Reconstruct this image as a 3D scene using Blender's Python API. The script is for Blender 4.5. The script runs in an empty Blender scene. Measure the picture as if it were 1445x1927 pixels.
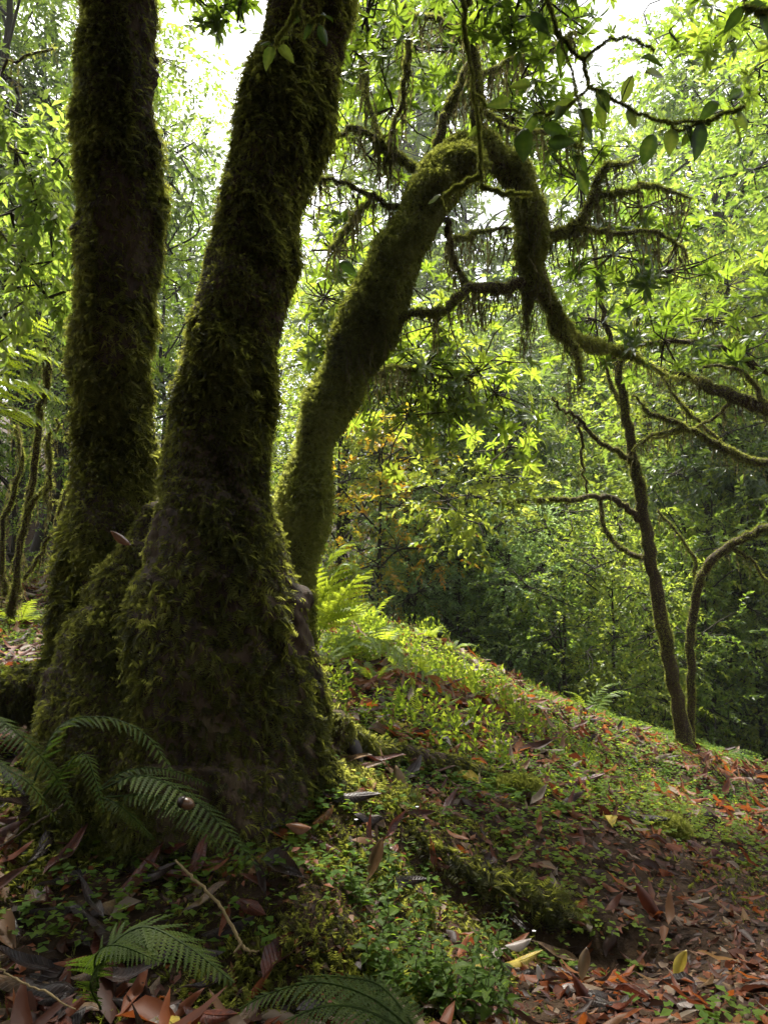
import bpy, math, random
import numpy as np
from mathutils import Vector

# ------------------------------------------------------------------ camera
PI = math.pi
SC = bpy.context.scene
PITCH = math.radians(6.0)
CZ = 1.6
F = 1445.0                                   # focal length in photograph pixels (1445 wide)
cam = bpy.data.cameras.new('camera'); camo = bpy.data.objects.new('camera', cam)
SC.collection.objects.link(camo); SC.camera = camo
camo.location = (0, 0, CZ); camo.rotation_euler = (PI/2 + PITCH, 0, 0)
cam.sensor_fit = 'HORIZONTAL'; cam.sensor_width = 36.0; cam.lens = 36.0
cam.clip_start = 0.02; cam.clip_end = 2000

# ------------------------------------------------------------------ sky and sun
SUN_EL, SUN_AZ = math.radians(67), math.radians(-16)   # azimuth from +Y (ahead), negative = left
w = bpy.data.worlds.new('World'); SC.world = w; w.use_nodes = True
nt = w.node_tree; nt.nodes.clear()
sky = nt.nodes.new('ShaderNodeTexSky'); sky.sky_type = 'NISHITA'; sky.sun_disc = False
sky.sun_elevation = SUN_EL; sky.sun_rotation = SUN_AZ
sky.dust_density = 6.0; sky.air_density = 1.0; sky.ozone_density = 1.0
hs = nt.nodes.new('ShaderNodeHueSaturation'); hs.inputs['Saturation'].default_value = 0.22
bg = nt.nodes.new('ShaderNodeBackground'); bg.inputs['Strength'].default_value = 0.15
wo = nt.nodes.new('ShaderNodeOutputWorld')
nt.links.new(sky.outputs[0], hs.inputs['Color']); nt.links.new(hs.outputs[0], bg.inputs['Color'])
nt.links.new(bg.outputs[0], wo.inputs['Surface'])
sl = bpy.data.lights.new('sun', 'SUN'); so = bpy.data.objects.new('sun', sl); SC.collection.objects.link(so)
sl.energy = 5.0; sl.angle = math.radians(7.0); sl.color = (1.0, 0.95, 0.84)
sd = Vector((math.sin(SUN_AZ)*math.cos(SUN_EL), math.cos(SUN_AZ)*math.cos(SUN_EL), math.sin(SUN_EL)))
so.rotation_euler = sd.to_track_quat('Z', 'Y').to_euler(); so.location = sd*40

SC.view_settings.view_transform = 'Standard'; SC.view_settings.look = 'None'
SC.view_settings.gamma = 1.0; SC.view_settings.exposure = 1.6
SC.render.engine = 'CYCLES'
cy = SC.cycles
cy.use_denoising = True; cy.denoiser = 'OPENIMAGEDENOISE'
cy.max_bounces = 7; cy.diffuse_bounces = 4; cy.glossy_bounces = 2; cy.transmission_bounces = 5
cy.transparent_max_bounces = 4; cy.caustics_reflective = False; cy.caustics_refractive = False
cy.sample_clamp_indirect = 4.0

# ------------------------------------------------------------------ helpers
CP, SP = math.cos(PITCH), math.sin(PITCH)
def at(u, v, d):
    """photo pixel (u, v) at depth d metres along the view axis -> world point"""
    a = (u-722.5)/F; b = (963.5-v)/F
    return np.array([d*a, d*(CP - b*SP), CZ + d*(SP + b*CP)])
def proj(P):
    P = np.asarray(P, float); y = P[..., 1]; z = P[..., 2]-CZ
    d = y*CP + z*SP; up = -y*SP + z*CP
    return 722.5 + F*P[..., 0]/np.maximum(d, 1e-3), 963.5 - F*up/np.maximum(d, 1e-3), d
def nrm(v): return v/np.maximum(np.linalg.norm(v, axis=-1, keepdims=True), 1e-9)

class Geo:
    """collects triangles with one random value per vertex"""
    def __init__(s): s.v = []; s.f = []; s.r = []; s.n = 0
    def add(s, v, f, r=0.5):
        v = np.asarray(v, float).reshape(-1, 3); f = np.asarray(f, np.int64).reshape(-1, 3)
        s.v.append(v); s.f.append(f + s.n)
        s.r.append(np.broadcast_to(np.asarray(r, float), (len(v),)).copy()); s.n += len(v); return s
    def merge(s, g):
        v, f, r = g.arr(); return s.add(v, f, r)
    def arr(s):
        if not s.v: return np.zeros((0, 3)), np.zeros((0, 3), int), np.zeros(0)
        return np.concatenate(s.v), np.concatenate(s.f), np.concatenate(s.r)
    def mesh(s, name, mat, smooth=True, origin=(0, 0, 0)):
        v, f, r = s.arr(); v = v - np.asarray(origin, float)
        me = bpy.data.meshes.new(name)
        me.vertices.add(len(v)); me.vertices.foreach_set('co', v.astype(np.float32).ravel())
        me.loops.add(len(f)*3); me.loops.foreach_set('vertex_index', f.astype(np.int32).ravel())
        me.polygons.add(len(f)); me.polygons.foreach_set('loop_start', np.arange(0, len(f)*3, 3, dtype=np.int32))
        me.polygons.foreach_set('use_smooth', np.full(len(f), smooth))
        at_ = me.attributes.new('rnd', 'FLOAT', 'POINT'); at_.data.foreach_set('value', r.astype(np.float32))
        me.update(calc_edges=True)
        if mat: me.materials.append(mat)
        return me

def tag(o, label=None, cat=None, group=None, kind=None):
    if label: o['label'] = label
    if cat: o['category'] = cat
    if group: o['group'] = group
    if kind: o['kind'] = kind
    return o
def link(name, me, parent=None, loc=None, rot=None, sc=None):
    o = bpy.data.objects.new(name, me); SC.collection.objects.link(o)
    if parent: o.parent = parent
    if loc is not None: o.location = [float(a) for a in loc]
    if rot is not None: o.rotation_euler = rot
    if sc is not None: o.scale = sc if hasattr(sc, '__len__') else (sc, sc, sc)
    return o
def empty(name, loc, label, cat, group=None):
    o = link(name, None, None, loc); o.empty_display_size = 0.1
    return tag(o, label, cat, group)
def part(name, g, mat, root, smooth=True):
    """geometry in world coordinates -> child mesh of root"""
    return link(name, g.mesh(name, mat, smooth, root.location), root)

def crom(P, k):
    """Catmull-Rom through the rows of P (any width), k steps per span"""
    P = np.asarray(P, float); Q = np.vstack([2*P[0]-P[1], P, 2*P[-1]-P[-2]])
    out = []
    t = np.linspace(0, 1, k, endpoint=False)[:, None]
    for i in range(len(P)-1):
        a, b, c, d = Q[i:i+4]
        out.append(0.5*((2*b) + (c-a)*t + (2*a-5*b+4*c-d)*t*t + (3*b-a-3*c+d)*t**3))
    out.append(P[-1:]); return np.vstack(out)
def tube(g, P, R, seg=8, rnd=0.5, rough=0.0, rng=None, cap=True):
    P = np.asarray(P, float); n = len(P); R = np.broadcast_to(np.asarray(R, float), (n,))
    T = nrm(np.gradient(P, axis=0))
    a = np.array([1., 0, 0]) if abs(T[0][0]) < .8 else np.array([0, 1., 0])
    N = np.zeros((n, 3)); x = a - T[0]*a.dot(T[0])
    for i in range(n):
        x = x - T[i]*x.dot(T[i]); x = x/max(np.linalg.norm(x), 1e-9); N[i] = x
    B = np.cross(T, N)
    th = np.linspace(0, 2*PI, seg, endpoint=False)
    rr = R[:, None]*np.ones(seg)
    if rough and rng is not None:
        e = rng.normal(0, 1, (n, seg))
        for _ in range(2):
            e = (e + np.roll(e, 1, 1) + np.roll(e, -1, 1))/2.2
            e[1:-1] = (e[1:-1] + e[:-2] + e[2:])/2.2
        rr = rr*(1 + rough*e)
    V = P[:, None] + rr[..., None]*(np.cos(th)[None, :, None]*N[:, None] + np.sin(th)[None, :, None]*B[:, None])
    i = np.arange(n-1)[:, None]*seg; j = np.arange(seg)[None]; j2 = (j+1) % seg
    a, b, c, d = (i+j), (i+j2), (i+seg+j2), (i+seg+j)
    f = np.concatenate([np.stack([a, b, c], -1).reshape(-1, 3), np.stack([a, c, d], -1).reshape(-1, 3)])
    V = V.reshape(-1, 3)
    if cap:
        V = np.vstack([V, P[0], P[-1]]); k = n*seg; jj = np.arange(seg)
        f = np.vstack([f, np.stack([np.full(seg, k), (jj+1) % seg, jj], -1),
                       np.stack([np.full(seg, k+1), (n-1)*seg+jj, (n-1)*seg+(jj+1) % seg], -1)])
    g.add(V, f, rnd); return g
def inst(g, T, P, Y, Z, S, rnd, W=None):
    """copies of template T=(v,f) at P with its +Y along Y, +Z near Z, scale S, extra width W"""
    tv, tf = T[0], T[1]; n = len(P)
    if n == 0: return
    Y = nrm(np.asarray(Y, float)); X = nrm(np.cross(Y, Z)); Zz = np.cross(X, Y)
    S = np.broadcast_to(np.asarray(S, float), (n,)); W = S if W is None else np.broadcast_to(np.asarray(W, float), (n,))
    V = (tv[None, :, 0:1]*X[:, None]*W[:, None, None] + tv[None, :, 1:2]*Y[:, None]*S[:, None, None]
         + tv[None, :, 2:3]*Zz[:, None]*S[:, None, None]) + np.asarray(P)[:, None]
    k = len(tv); f = (tf[None] + (np.arange(n)*k)[:, None, None]).reshape(-1, 3)
    r = np.repeat(np.broadcast_to(np.asarray(rnd, float), (n,)), k)
    if len(T) > 2: r = np.clip(r + np.tile(T[2], n), 0, 1)
    g.add(V.reshape(-1, 3), f, r)
def sample(v, f, n, rng):
    a, b, c = v[f[:, 0]], v[f[:, 1]], v[f[:, 2]]
    nn = np.cross(b-a, c-a); ar = np.linalg.norm(nn, axis=1)
    i = rng.choice(len(f), n, p=ar/ar.sum())
    s = np.sqrt(rng.random((n, 1))); t = rng.random((n, 1))
    return a[i]*(1-s) + b[i]*s*(1-t) + c[i]*s*t, nrm(nn[i])
def rdir(rng, n): return nrm(rng.normal(0, 1, (n, 3)))
def vnoise(P, scale, seed=0):
    """cheap smooth 3-D noise, about -1..1"""
    r = np.random.default_rng(seed); out = 0
    for k in range(6):
        d = nrm(r.normal(0, 1, 3)); out = out + np.sin((P @ d)*scale*(0.6+0.25*k) + r.random()*6.28)
    return out/2.6

# ------------------------------------------------------------------ materials
def newmat(name):
    m = bpy.data.materials.new(name); m.use_nodes = True; t = m.node_tree; t.nodes.clear()
    return m, t, t.nodes.new('ShaderNodeOutputMaterial')
def ramp(t, cols):
    r = t.nodes.new('ShaderNodeValToRGB'); e = r.color_ramp.elements
    while len(e) < len(cols): e.new(0.5)
    for i, c in enumerate(cols):
        e[i].position = i/(len(cols)-1); e[i].color = (*c, 1)
    return r
def leaf_mat(name, refl, trans, fac=0.5, rough=0.4, spec=0.5, noise=0.0):
    m, t, o = newmat(name)
    a = t.nodes.new('ShaderNodeAttribute'); a.attribute_name = 'rnd'
    src = a.outputs['Fac']
    if noise:
        nz = t.nodes.new('ShaderNodeTexNoise'); nz.inputs['Scale'].default_value = noise; nz.inputs['Detail'].default_value = 3
        geo = t.nodes.new('ShaderNodeNewGeometry'); t.links.new(geo.outputs['Position'], nz.inputs['Vector'])
        mm = t.nodes.new('ShaderNodeMath'); mm.operation = 'MULTIPLY_ADD'; mm.inputs[1].default_value = 1.4; mm.inputs[2].default_value = -0.7
        t.links.new(nz.outputs['Fac'], mm.inputs[0])
        ad = t.nodes.new('ShaderNodeMath'); ad.operation = 'ADD'; ad.use_clamp = True
        t.links.new(src, ad.inputs[0]); t.links.new(mm.outputs[0], ad.inputs[1]); src = ad.outputs[0]
    r1 = ramp(t, refl); r2 = ramp(t, trans)
    t.links.new(src, r1.inputs[0]); t.links.new(src, r2.inputs[0])
    p = t.nodes.new('ShaderNodeBsdfPrincipled'); p.inputs['Roughness'].default_value = rough
    p.inputs['Specular IOR Level'].default_value = spec
    tr = t.nodes.new('ShaderNodeBsdfTranslucent'); mx = t.nodes.new('ShaderNodeMixShader'); mx.inputs[0].default_value = fac
    t.links.new(r1.outputs[0], p.inputs['Base Color']); t.links.new(r2.outputs[0], tr.inputs['Color'])
    t.links.new(p.outputs[0], mx.inputs[1]); t.links.new(tr.outputs[0], mx.inputs[2]); t.links.new(mx.outputs[0], o.inputs['Surface'])
    return m
def solid_mat(name, cols, scale=8.0, rough=0.85, bump=0.4, stretch=(1, 1, 1), spec=0.3, detail=6):
    m, t, o = newmat(name)
    tc = t.nodes.new('ShaderNodeTexCoord'); mp = t.nodes.new('ShaderNodeMapping'); mp.inputs['Scale'].default_value = stretch
    nz = t.nodes.new('ShaderNodeTexNoise'); nz.inputs['Scale'].default_value = scale; nz.inputs['Detail'].default_value = detail
    nz.inputs['Roughness'].default_value = 0.65
    r = ramp(t, cols); r.color_ramp.elements[0].position = 0.3; r.color_ramp.elements[-1].position = 0.72
    p = t.nodes.new('ShaderNodeBsdfPrincipled'); p.inputs['Roughness'].default_value = rough; p.inputs['Specular IOR Level'].default_value = spec
    b = t.nodes.new('ShaderNodeBump'); b.inputs['Strength'].default_value = bump; b.inputs['Distance'].default_value = 0.02
    t.links.new(tc.outputs['Object'], mp.inputs[0]); t.links.new(mp.outputs[0], nz.inputs['Vector'])
    t.links.new(nz.outputs['Fac'], r.inputs[0]); t.links.new(r.outputs[0], p.inputs['Base Color'])
    t.links.new(nz.outputs['Fac'], b.inputs['Height']); t.links.new(b.outputs[0], p.inputs['Normal'])
    t.links.new(p.outputs[0], o.inputs['Surface']); return m
M = {}
M['bark'] = solid_mat('mossy_bark', [(.010, .007, .004), (.045, .028, .016), (.07, .055, .024)], 16, .9, 1.0, (1, 1, .3))
M['bark_far'] = solid_mat('forest_bark', [(.015, .012, .008), (.05, .042, .028)], 5, .9, .5, (1, 1, .3))
M['soil'] = solid_mat('forest_soil', [(.010, .006, .004), (.028, .017, .010), (.055, .036, .022)], 14, .95, 1.0, spec=.1)
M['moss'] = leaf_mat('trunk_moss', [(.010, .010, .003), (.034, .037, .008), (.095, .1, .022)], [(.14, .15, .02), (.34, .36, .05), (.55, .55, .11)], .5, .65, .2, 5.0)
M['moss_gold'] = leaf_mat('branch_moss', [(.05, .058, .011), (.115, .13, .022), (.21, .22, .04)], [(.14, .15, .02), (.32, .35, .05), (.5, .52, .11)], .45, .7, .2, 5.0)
M['hang'] = leaf_mat('hanging_moss', [(.03, .028, .01), (.07, .065, .022), (.12, .11, .04)], [(.10, .09, .03), (.2, .18, .06), (.3, .27, .1)], .35, .8, .1)
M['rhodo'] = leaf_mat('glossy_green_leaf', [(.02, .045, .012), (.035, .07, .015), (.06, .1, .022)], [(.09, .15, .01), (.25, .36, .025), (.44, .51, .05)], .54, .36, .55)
M['yellow'] = leaf_mat('yellow_green_leaf', [(.055, .09, .015), (.1, .14, .022), (.15, .18, .035)], [(.15, .22, .018), (.34, .42, .04), (.48, .53, .08)], .6, .42, .45)
M['green'] = leaf_mat('fresh_green_leaf', [(.04, .075, .018), (.07, .115, .024), (.11, .155, .036)], [(.11, .2, .02), (.25, .37, .04), (.37, .46, .07)], .57, .42, .5)
M['dark'] = leaf_mat('dark_evergreen_leaf', [(.02, .036, .014), (.036, .06, .022), (.06, .09, .034)], [(.05, .09, .015), (.11, .17, .03), (.24, .32, .07)], .5, .35, .6)
M['blue'] = leaf_mat('blue_green_leaf', [(.045, .08, .036), (.08, .125, .055), (.12, .17, .08)], [(.12, .22, .06), (.24, .37, .1), (.42, .54, .2)], .64, .35, .6)
M['orange'] = leaf_mat('orange_leaf', [(.08, .1, .012), (.17, .13, .015), (.26, .12, .015)], [(.36, .45, .03), (.6, .46, .03), (.7, .34, .03)], .5, .45, .4)
M['near'] = leaf_mat('broad_green_leaf', [(.022, .04, .008), (.04, .068, .012), (.08, .1, .02)], [(.035, .075, .008), (.1, .18, .012), (.3, .38, .04)], .48, .4, .4, 14.0)
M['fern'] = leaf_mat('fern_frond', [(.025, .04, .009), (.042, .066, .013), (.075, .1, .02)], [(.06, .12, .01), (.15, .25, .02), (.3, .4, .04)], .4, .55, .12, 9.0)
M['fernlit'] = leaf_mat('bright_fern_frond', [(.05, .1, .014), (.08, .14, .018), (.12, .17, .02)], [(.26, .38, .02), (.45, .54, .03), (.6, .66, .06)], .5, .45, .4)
M['cover'] = leaf_mat('ground_cover_leaf', [(.035, .075, .014), (.06, .115, .018), (.1, .15, .025)], [(.18, .3, .02), (.36, .48, .03), (.54, .62, .06)], .5, .65, .1)
M['coverdry'] = leaf_mat('ground_moss', [(.04, .05, .01), (.08, .1, .016), (.13, .14, .025)], [(.2, .24, .03), (.36, .42, .04), (.5, .5, .07)], .42, .7, .2, 3.0)
M['herb'] = leaf_mat('herb_leaf', [(.025, .048, .010), (.042, .076, .013), (.07, .105, .018)], [(.09, .18, .01), (.19, .32, .02), (.34, .45, .04)], .44, .55, .1)
M['stem'] = leaf_mat('green_stem', [(.05, .06, .015), (.08, .09, .02)], [(.1, .12, .02), (.15, .18, .03)], .2, .6, .3)
M['redstem'] = leaf_mat('russet_stem', [(.2, .09, .03), (.3, .15, .05)], [(.3, .15, .04), (.4, .22, .06)], .25, .6, .3)
M['twig'] = solid_mat('dry_twig', [(.10, .07, .03), (.3, .22, .1)], 20, .8, .3)
M['thread'] = solid_mat('pale_root', [(.25, .22, .18), (.4, .36, .3)], 20, .6, .1)
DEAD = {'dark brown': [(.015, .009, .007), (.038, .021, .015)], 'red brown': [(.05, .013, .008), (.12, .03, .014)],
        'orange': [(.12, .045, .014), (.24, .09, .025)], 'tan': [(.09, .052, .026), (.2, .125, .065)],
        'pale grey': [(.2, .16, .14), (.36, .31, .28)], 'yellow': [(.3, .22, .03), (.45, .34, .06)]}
def dead_mat(name, a, b):
    m, t, o = newmat(name); L = t.links.new; N = t.nodes.new
    tc = N('ShaderNodeTexCoord'); nz = N('ShaderNodeTexNoise'); nz.inputs['Scale'].default_value = 3.5; nz.inputs['Detail'].default_value = 8; nz.inputs['Roughness'].default_value = .7
    oi = N('ShaderNodeObjectInfo'); va = N('ShaderNodeVectorMath'); va.operation = 'MULTIPLY_ADD'; va.inputs[1].default_value = (1, 1, 1)
    cb = N('ShaderNodeCombineXYZ'); mu = N('ShaderNodeMath'); mu.operation = 'MULTIPLY'; mu.inputs[1].default_value = 50; L(oi.outputs['Random'], mu.inputs[0]); L(mu.outputs[0], cb.inputs[2])
    L(tc.outputs['Object'], va.inputs[0]); L(cb.outputs[0], va.inputs[2]); L(va.outputs[0], nz.inputs['Vector'])
    sx = N('ShaderNodeSeparateXYZ'); L(tc.outputs['Object'], sx.inputs[0]); ab = N('ShaderNodeMath'); ab.operation = 'ABSOLUTE'; L(sx.outputs[0], ab.inputs[0])
    sb = N('ShaderNodeMath'); sb.operation = 'MULTIPLY_ADD'; sb.inputs[1].default_value = -.9; L(ab.outputs[0], sb.inputs[0]); L(sx.outputs[1], sb.inputs[2])
    fr = N('ShaderNodeMath'); fr.operation = 'PINGPONG'; fr.inputs[1].default_value = .035; L(sb.outputs[0], fr.inputs[0])
    vn = N('ShaderNodeMapRange'); vn.inputs[1].default_value = 0; vn.inputs[2].default_value = .010; vn.inputs[3].default_value = 1; vn.inputs[4].default_value = 0; L(fr.outputs[0], vn.inputs[0])
    mr = N('ShaderNodeMapRange'); mr.inputs[1].default_value = 0; mr.inputs[2].default_value = .014; mr.inputs[3].default_value = 1; mr.inputs[4].default_value = 0; L(ab.outputs[0], mr.inputs[0])
    mx_ = N('ShaderNodeMath'); mx_.operation = 'MAXIMUM'; L(mr.outputs[0], mx_.inputs[0]); v2 = N('ShaderNodeMath'); v2.operation = 'MULTIPLY'; v2.inputs[1].default_value = .35; L(vn.outputs[0], v2.inputs[0]); L(v2.outputs[0], mx_.inputs[1])
    r = ramp(t, [tuple(x*.35 for x in a), a, b, tuple(min(1, x*1.35) for x in b)]); e = r.color_ramp.elements; e[0].position = .3; e[1].position = .45; e[2].position = .6; e[3].position = .75; L(nz.outputs['Fac'], r.inputs[0])
    hm = N('ShaderNodeMix'); hm.data_type = 'RGBA'; hm.inputs['B'].default_value = (b[0]*1.5, b[1]*1.7, b[2]*1.9, 1); vm = N('ShaderNodeMath'); vm.operation = 'MULTIPLY'; vm.inputs[1].default_value = .5
    L(mx_.outputs[0], vm.inputs[0]); L(vm.outputs[0], hm.inputs['Factor']); L(r.outputs[0], hm.inputs['A'])
    p = N('ShaderNodeBsdfPrincipled'); p.inputs['Roughness'].default_value = .38; p.inputs['Specular IOR Level'].default_value = .38; L(hm.outputs['Result'], p.inputs['Base Color'])
    hb = N('ShaderNodeMath'); hb.operation = 'ADD'; L(nz.outputs['Fac'], hb.inputs[0]); L(mx_.outputs[0], hb.inputs[1])
    bp = N('ShaderNodeBump'); bp.inputs['Strength'].default_value = .6; bp.inputs['Distance'].default_value = .006; L(hb.outputs[0], bp.inputs['Height']); L(bp.outputs[0], p.inputs['Normal'])
    tr = N('ShaderNodeBsdfTranslucent'); L(hm.outputs['Result'], tr.inputs['Color']); ms = N('ShaderNodeMixShader'); ms.inputs[0].default_value = .25
    L(p.outputs[0], ms.inputs[1]); L(tr.outputs[0], ms.inputs[2]); L(ms.outputs[0], o.inputs['Surface']); return m
for k, (a, b) in DEAD.items():
    M['dead '+k] = dead_mat(k.replace(' ', '_')+'_dead_leaf', a, b)
M['litter'] = leaf_mat('leaf_litter', [(.02, .010, .007), (.055, .018, .009), (.09, .027, .011), (.16, .048, .015), (.11, .064, .032), (.15, .12, .09)],
                       [(.03, .015, .01), (.1, .03, .015), (.24, .06, .02), (.5, .13, .02), (.3, .17, .07), (.35, .28, .24)], .28, .5, .18)
M['nut'] = solid_mat('brown_nut', [(.05, .025, .012), (.12, .06, .03)], 30, .35, .1, spec=.5)
M['white'] = leaf_mat('white_petal', [(.6, .58, .58), (.75, .73, .74)], [(.6, .6, .6), (.7, .7, .7)], .3, .6, .3)

# ------------------------------------------------------------------ ground surface
def w2(x, y, z): return (x, y, z + CZ)
CPTS = []
for u, v, d in [(-300,2150,1.15),(0,2150,1.12),(722,2150,1.08),(1445,2150,1.15),(1800,2150,1.3),
    (0,1927,1.5),(350,1927,1.5),(722,1927,1.5),(1100,1927,1.5),(1445,1927,1.6),(1800,1900,1.8),
    (-200,1650,1.9),(0,1650,1.9),(300,1660,2.0),(550,1690,2.0),(800,1780,1.95),(1000,1790,2.05),(1250,1810,1.95),(1445,1760,2.2),
    (-200,1400,2.6),(0,1400,2.6),(250,1470,2.4),(600,1480,2.4),(650,1430,2.75),(800,1530,2.62),(1000,1650,2.48),(1180,1735,2.32),
    (1000,1745,2.28),(850,1680,2.25),(700,1600,2.2),
    (750,1350,3.5),(900,1400,3.6),(1100,1480,3.6),(1300,1560,3.4),(1445,1610,3.4),
    (700,1250,4.8),(850,1290,5.0),(1000,1350,5.0),(1200,1430,4.8),(1445,1510,4.8),
    (640,1150,7.5),(780,1185,7.4),(900,1243,7.1),(1000,1293,6.9),(1100,1338,6.7),(1200,1373,6.5),(1300,1405,6.3),(1380,1430,6.2),(1445,1458,6.0),
    (0,1260,4.0),(60,1150,5.5),(-100,1060,8),(300,1100,7.0),(450,1160,6.0)]:
    CPTS.append(at(u, v, d))
for x, y, z in [(4,9,-2.2),(8,9,-2.4),(2.2,10,-1.9),(0,10,-.9),(-4,12,1.0),(-8,10,1.6),(-6,5,.9),(6,14,-2.3),(0,16,-1.5),(12,14,-.6),(12,9,-1.2),
    (3,20,-1.6),(-6,20,1.2),(10,20,-.2),(-3,-1,-.8),(3,-1,-1.1),(0,-3,-1.2),(-8,0,.2),(9,0,-1.6),(9,4,-1.9),(-8,-4,-.5),(8,-5,-1.8),(0,-8,-1.6)]:
    CPTS.append(np.array(w2(x, y, z)))
CPTS = np.array(CPTS)
def _phi(r2): return np.where(r2 > 1e-9, .5*r2*np.log(np.maximum(r2, 1e-9)), 0)
_n = len(CPTS); _xy = CPTS[:, :2]
_K = _phi(((_xy[:, None]-_xy[None])**2).sum(-1)) + np.eye(_n)*0.004
_Pm = np.hstack([np.ones((_n, 1)), _xy])
_A = np.block([[_K, _Pm], [_Pm.T, np.zeros((3, 3))]])
_W = np.linalg.solve(_A, np.concatenate([CPTS[:, 2], np.zeros(3)]))
HUMP = [(*at(u, v, d)[:2], r, h) for u, v, d, r, h in [(540,1740,1.9,.17,.075),(610,1830,1.74,.11,.05),(470,1590,2.05,.15,.05),(330,1600,2.05,.2,.04)]]
RX, RY = zip(*[tuple(at(u, v, d)[:2]) for u, v, d in [(575,1445,2.42),(650,1515,2.4),(760,1575,2.4),(860,1630,2.4),(980,1672,2.38),(1080,1722,2.33),(1170,1760,2.3),(1300,1800,2.25)]])
def gz(x, y):
    x = np.asarray(x, float); y = np.asarray(y, float); shp = x.shape
    xf, yf = x.ravel(), y.ravel(); out = np.zeros(len(xf))
    for s in range(0, len(xf), 20000):
        e = slice(s, s+20000); q = np.stack([np.clip(xf[e], -11, 13), np.clip(yf[e], -8, 20)], 1)
        out[e] = _phi(((q[:, None]-_xy[None])**2).sum(-1)) @ _W[:_n] + _W[_n] + q @ _W[_n+1:]
    out += np.maximum(np.abs(xf)-11, 0)*.22 + np.maximum(yf-18, 0)*.16 + np.maximum(-8-yf, 0)*.02
    P = np.stack([xf, yf, 0*xf], 1); near = np.clip(1.5-np.hypot(xf, yf-3)/8, 0, 1)
    out += near*(.028*vnoise(P, 3.0, 5) + .016*vnoise(P, 8.0, 6)) + .08*vnoise(P, .9, 7)*np.clip(np.hypot(xf, yf)/8-.6, 0, 1)
    for hx, hy, hr, hh in HUMP: out += hh*np.exp(-((xf-hx)**2+(yf-hy)**2)/hr**2)*(1 + .35*vnoise(P, 16, 9))
    # the soil drops away below the long root
    yr = np.interp(xf, RX, RY) - .03; q = np.clip((yr-yf)/.07, 0, 1); q = q*q*(3-2*q)
    out -= .085*q*np.clip(1-(yr-yf-.1)/.4, 0, 1)*np.clip((xf+.05)/.15, 0, 1)*np.clip((.95-xf)/.25, 0, 1)
    return out.reshape(shp)
def gpt(x, y): return np.array([x, y, float(gz(np.array([x]), np.array([y]))[0])])
def on_ground(u, v, dmax=14):
    d = np.linspace(.8, dmax, 900); P = np.array([at(u, v, q) for q in d])
    h = P[:, 2]-gz(P[:, 0], P[:, 1]); k = np.argmax(h < 0)
    return P[k] if h[k] < 0 else P[-1]
def gnorm(x, y, e=.04):
    zx = (gz(x+e, y)-gz(x-e, y))/(2*e); zy = (gz(x, y+e)-gz(x, y-e))/(2*e)
    return nrm(np.stack([-zx, -zy, np.ones_like(zx)], -1))
def make_ground():
    a = np.linspace(-1, 1, 301); s = np.sign(a)*(np.abs(a)*6 + 150*np.abs(a)**5)
    X, Y = np.meshgrid(s, s+3.0); Z = gz(X, Y); n = len(a)
    i = np.arange(n-1)[:, None]*n + np.arange(n-1)[None]
    f = np.concatenate([np.stack([i, i+1, i+n+1], -1).reshape(-1, 3), np.stack([i, i+n+1, i+n], -1).reshape(-1, 3)])
    g = Geo().add(np.stack([X, Y, Z], -1), f)
    tag(link('ground', g.mesh('ground', M['soil'])), kind='structure')
make_ground()

# ------------------------------------------------------------------ leaf and moss templates
def tri_leaf(fold=.12, wide=.36, pos=.45, droop=.12):
    v = np.array([[0, 0, 0], [-wide/2, pos, fold*.5], [wide/2, pos, fold*.5], [0, pos, -.02], [0, 1, -droop]])
    return v, np.array([[0, 3, 1], [0, 2, 3], [3, 4, 1], [3, 2, 4]])
def fine_leaf(wide=.4, n=7, droop=.25, fold=.1, twist=0., pos=.42, curl=0., serr=0., wave=0.):
    """leaf blade along +Y, 2 half-blades of n rows with a sunk midrib"""
    t = np.linspace(0, 1, n+1); h = (np.sin(PI*t**(math.log(.5)/math.log(pos))))**.9*wide/2
    v = []; 
    for i, (q, hh) in enumerate(zip(t, h)):
        z = -droop*q*q + wave*math.sin(q*9); y = q - droop*.35*q*q
        tw = twist*(q-.3); hs_ = hh*(1+serr*(1 if i % 2 else -1))
        c, s = math.cos(tw), math.sin(tw)
        for sx in (-1, -.5, 0, .5, 1):
            x0 = sx*hs_; z0 = fold*abs(sx)*hs_*2 - curl*(abs(sx)**2)*hs_*1.6
            v.append((x0*c - z0*s, y, z + x0*s + z0*c))
    f = []
    for i in range(n):
        for j in range(4):
            a = i*5+j; f += [[a, a+1, a+6], [a, a+6, a+5]]
    r = np.tile([-.04, .0, .2, .0, -.04], n+1) + np.repeat(np.where(np.arange(n+1) % 2, .05, -.05), 5)
    return np.array(v), np.array(f), r
def moss_tuft(rng, n=6, spread=.9, w=.15):
    v = []; f = []
    for k in range(n):
        d = nrm(np.array([rng.normal(0, spread*.6), 1., rng.normal(.15, spread*.45)])); s = nrm(np.cross(d, rng.normal(0, 1, 3)))
        L = rng.uniform(.6, 1.1); b = np.array([rng.normal(0, .14), 0, rng.normal(0, .06)]); m = b + d*L*.5 + np.array([0, .0, .05])
        t = b + d*L + np.array([0, 0, -.18]); o = len(v)
        v += [b, m - s*w/2, m + s*w/2, t]; f += [[o, o+2, o+1], [o+1, o+2, o+3]]
    return np.array(v), np.array(f)
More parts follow.
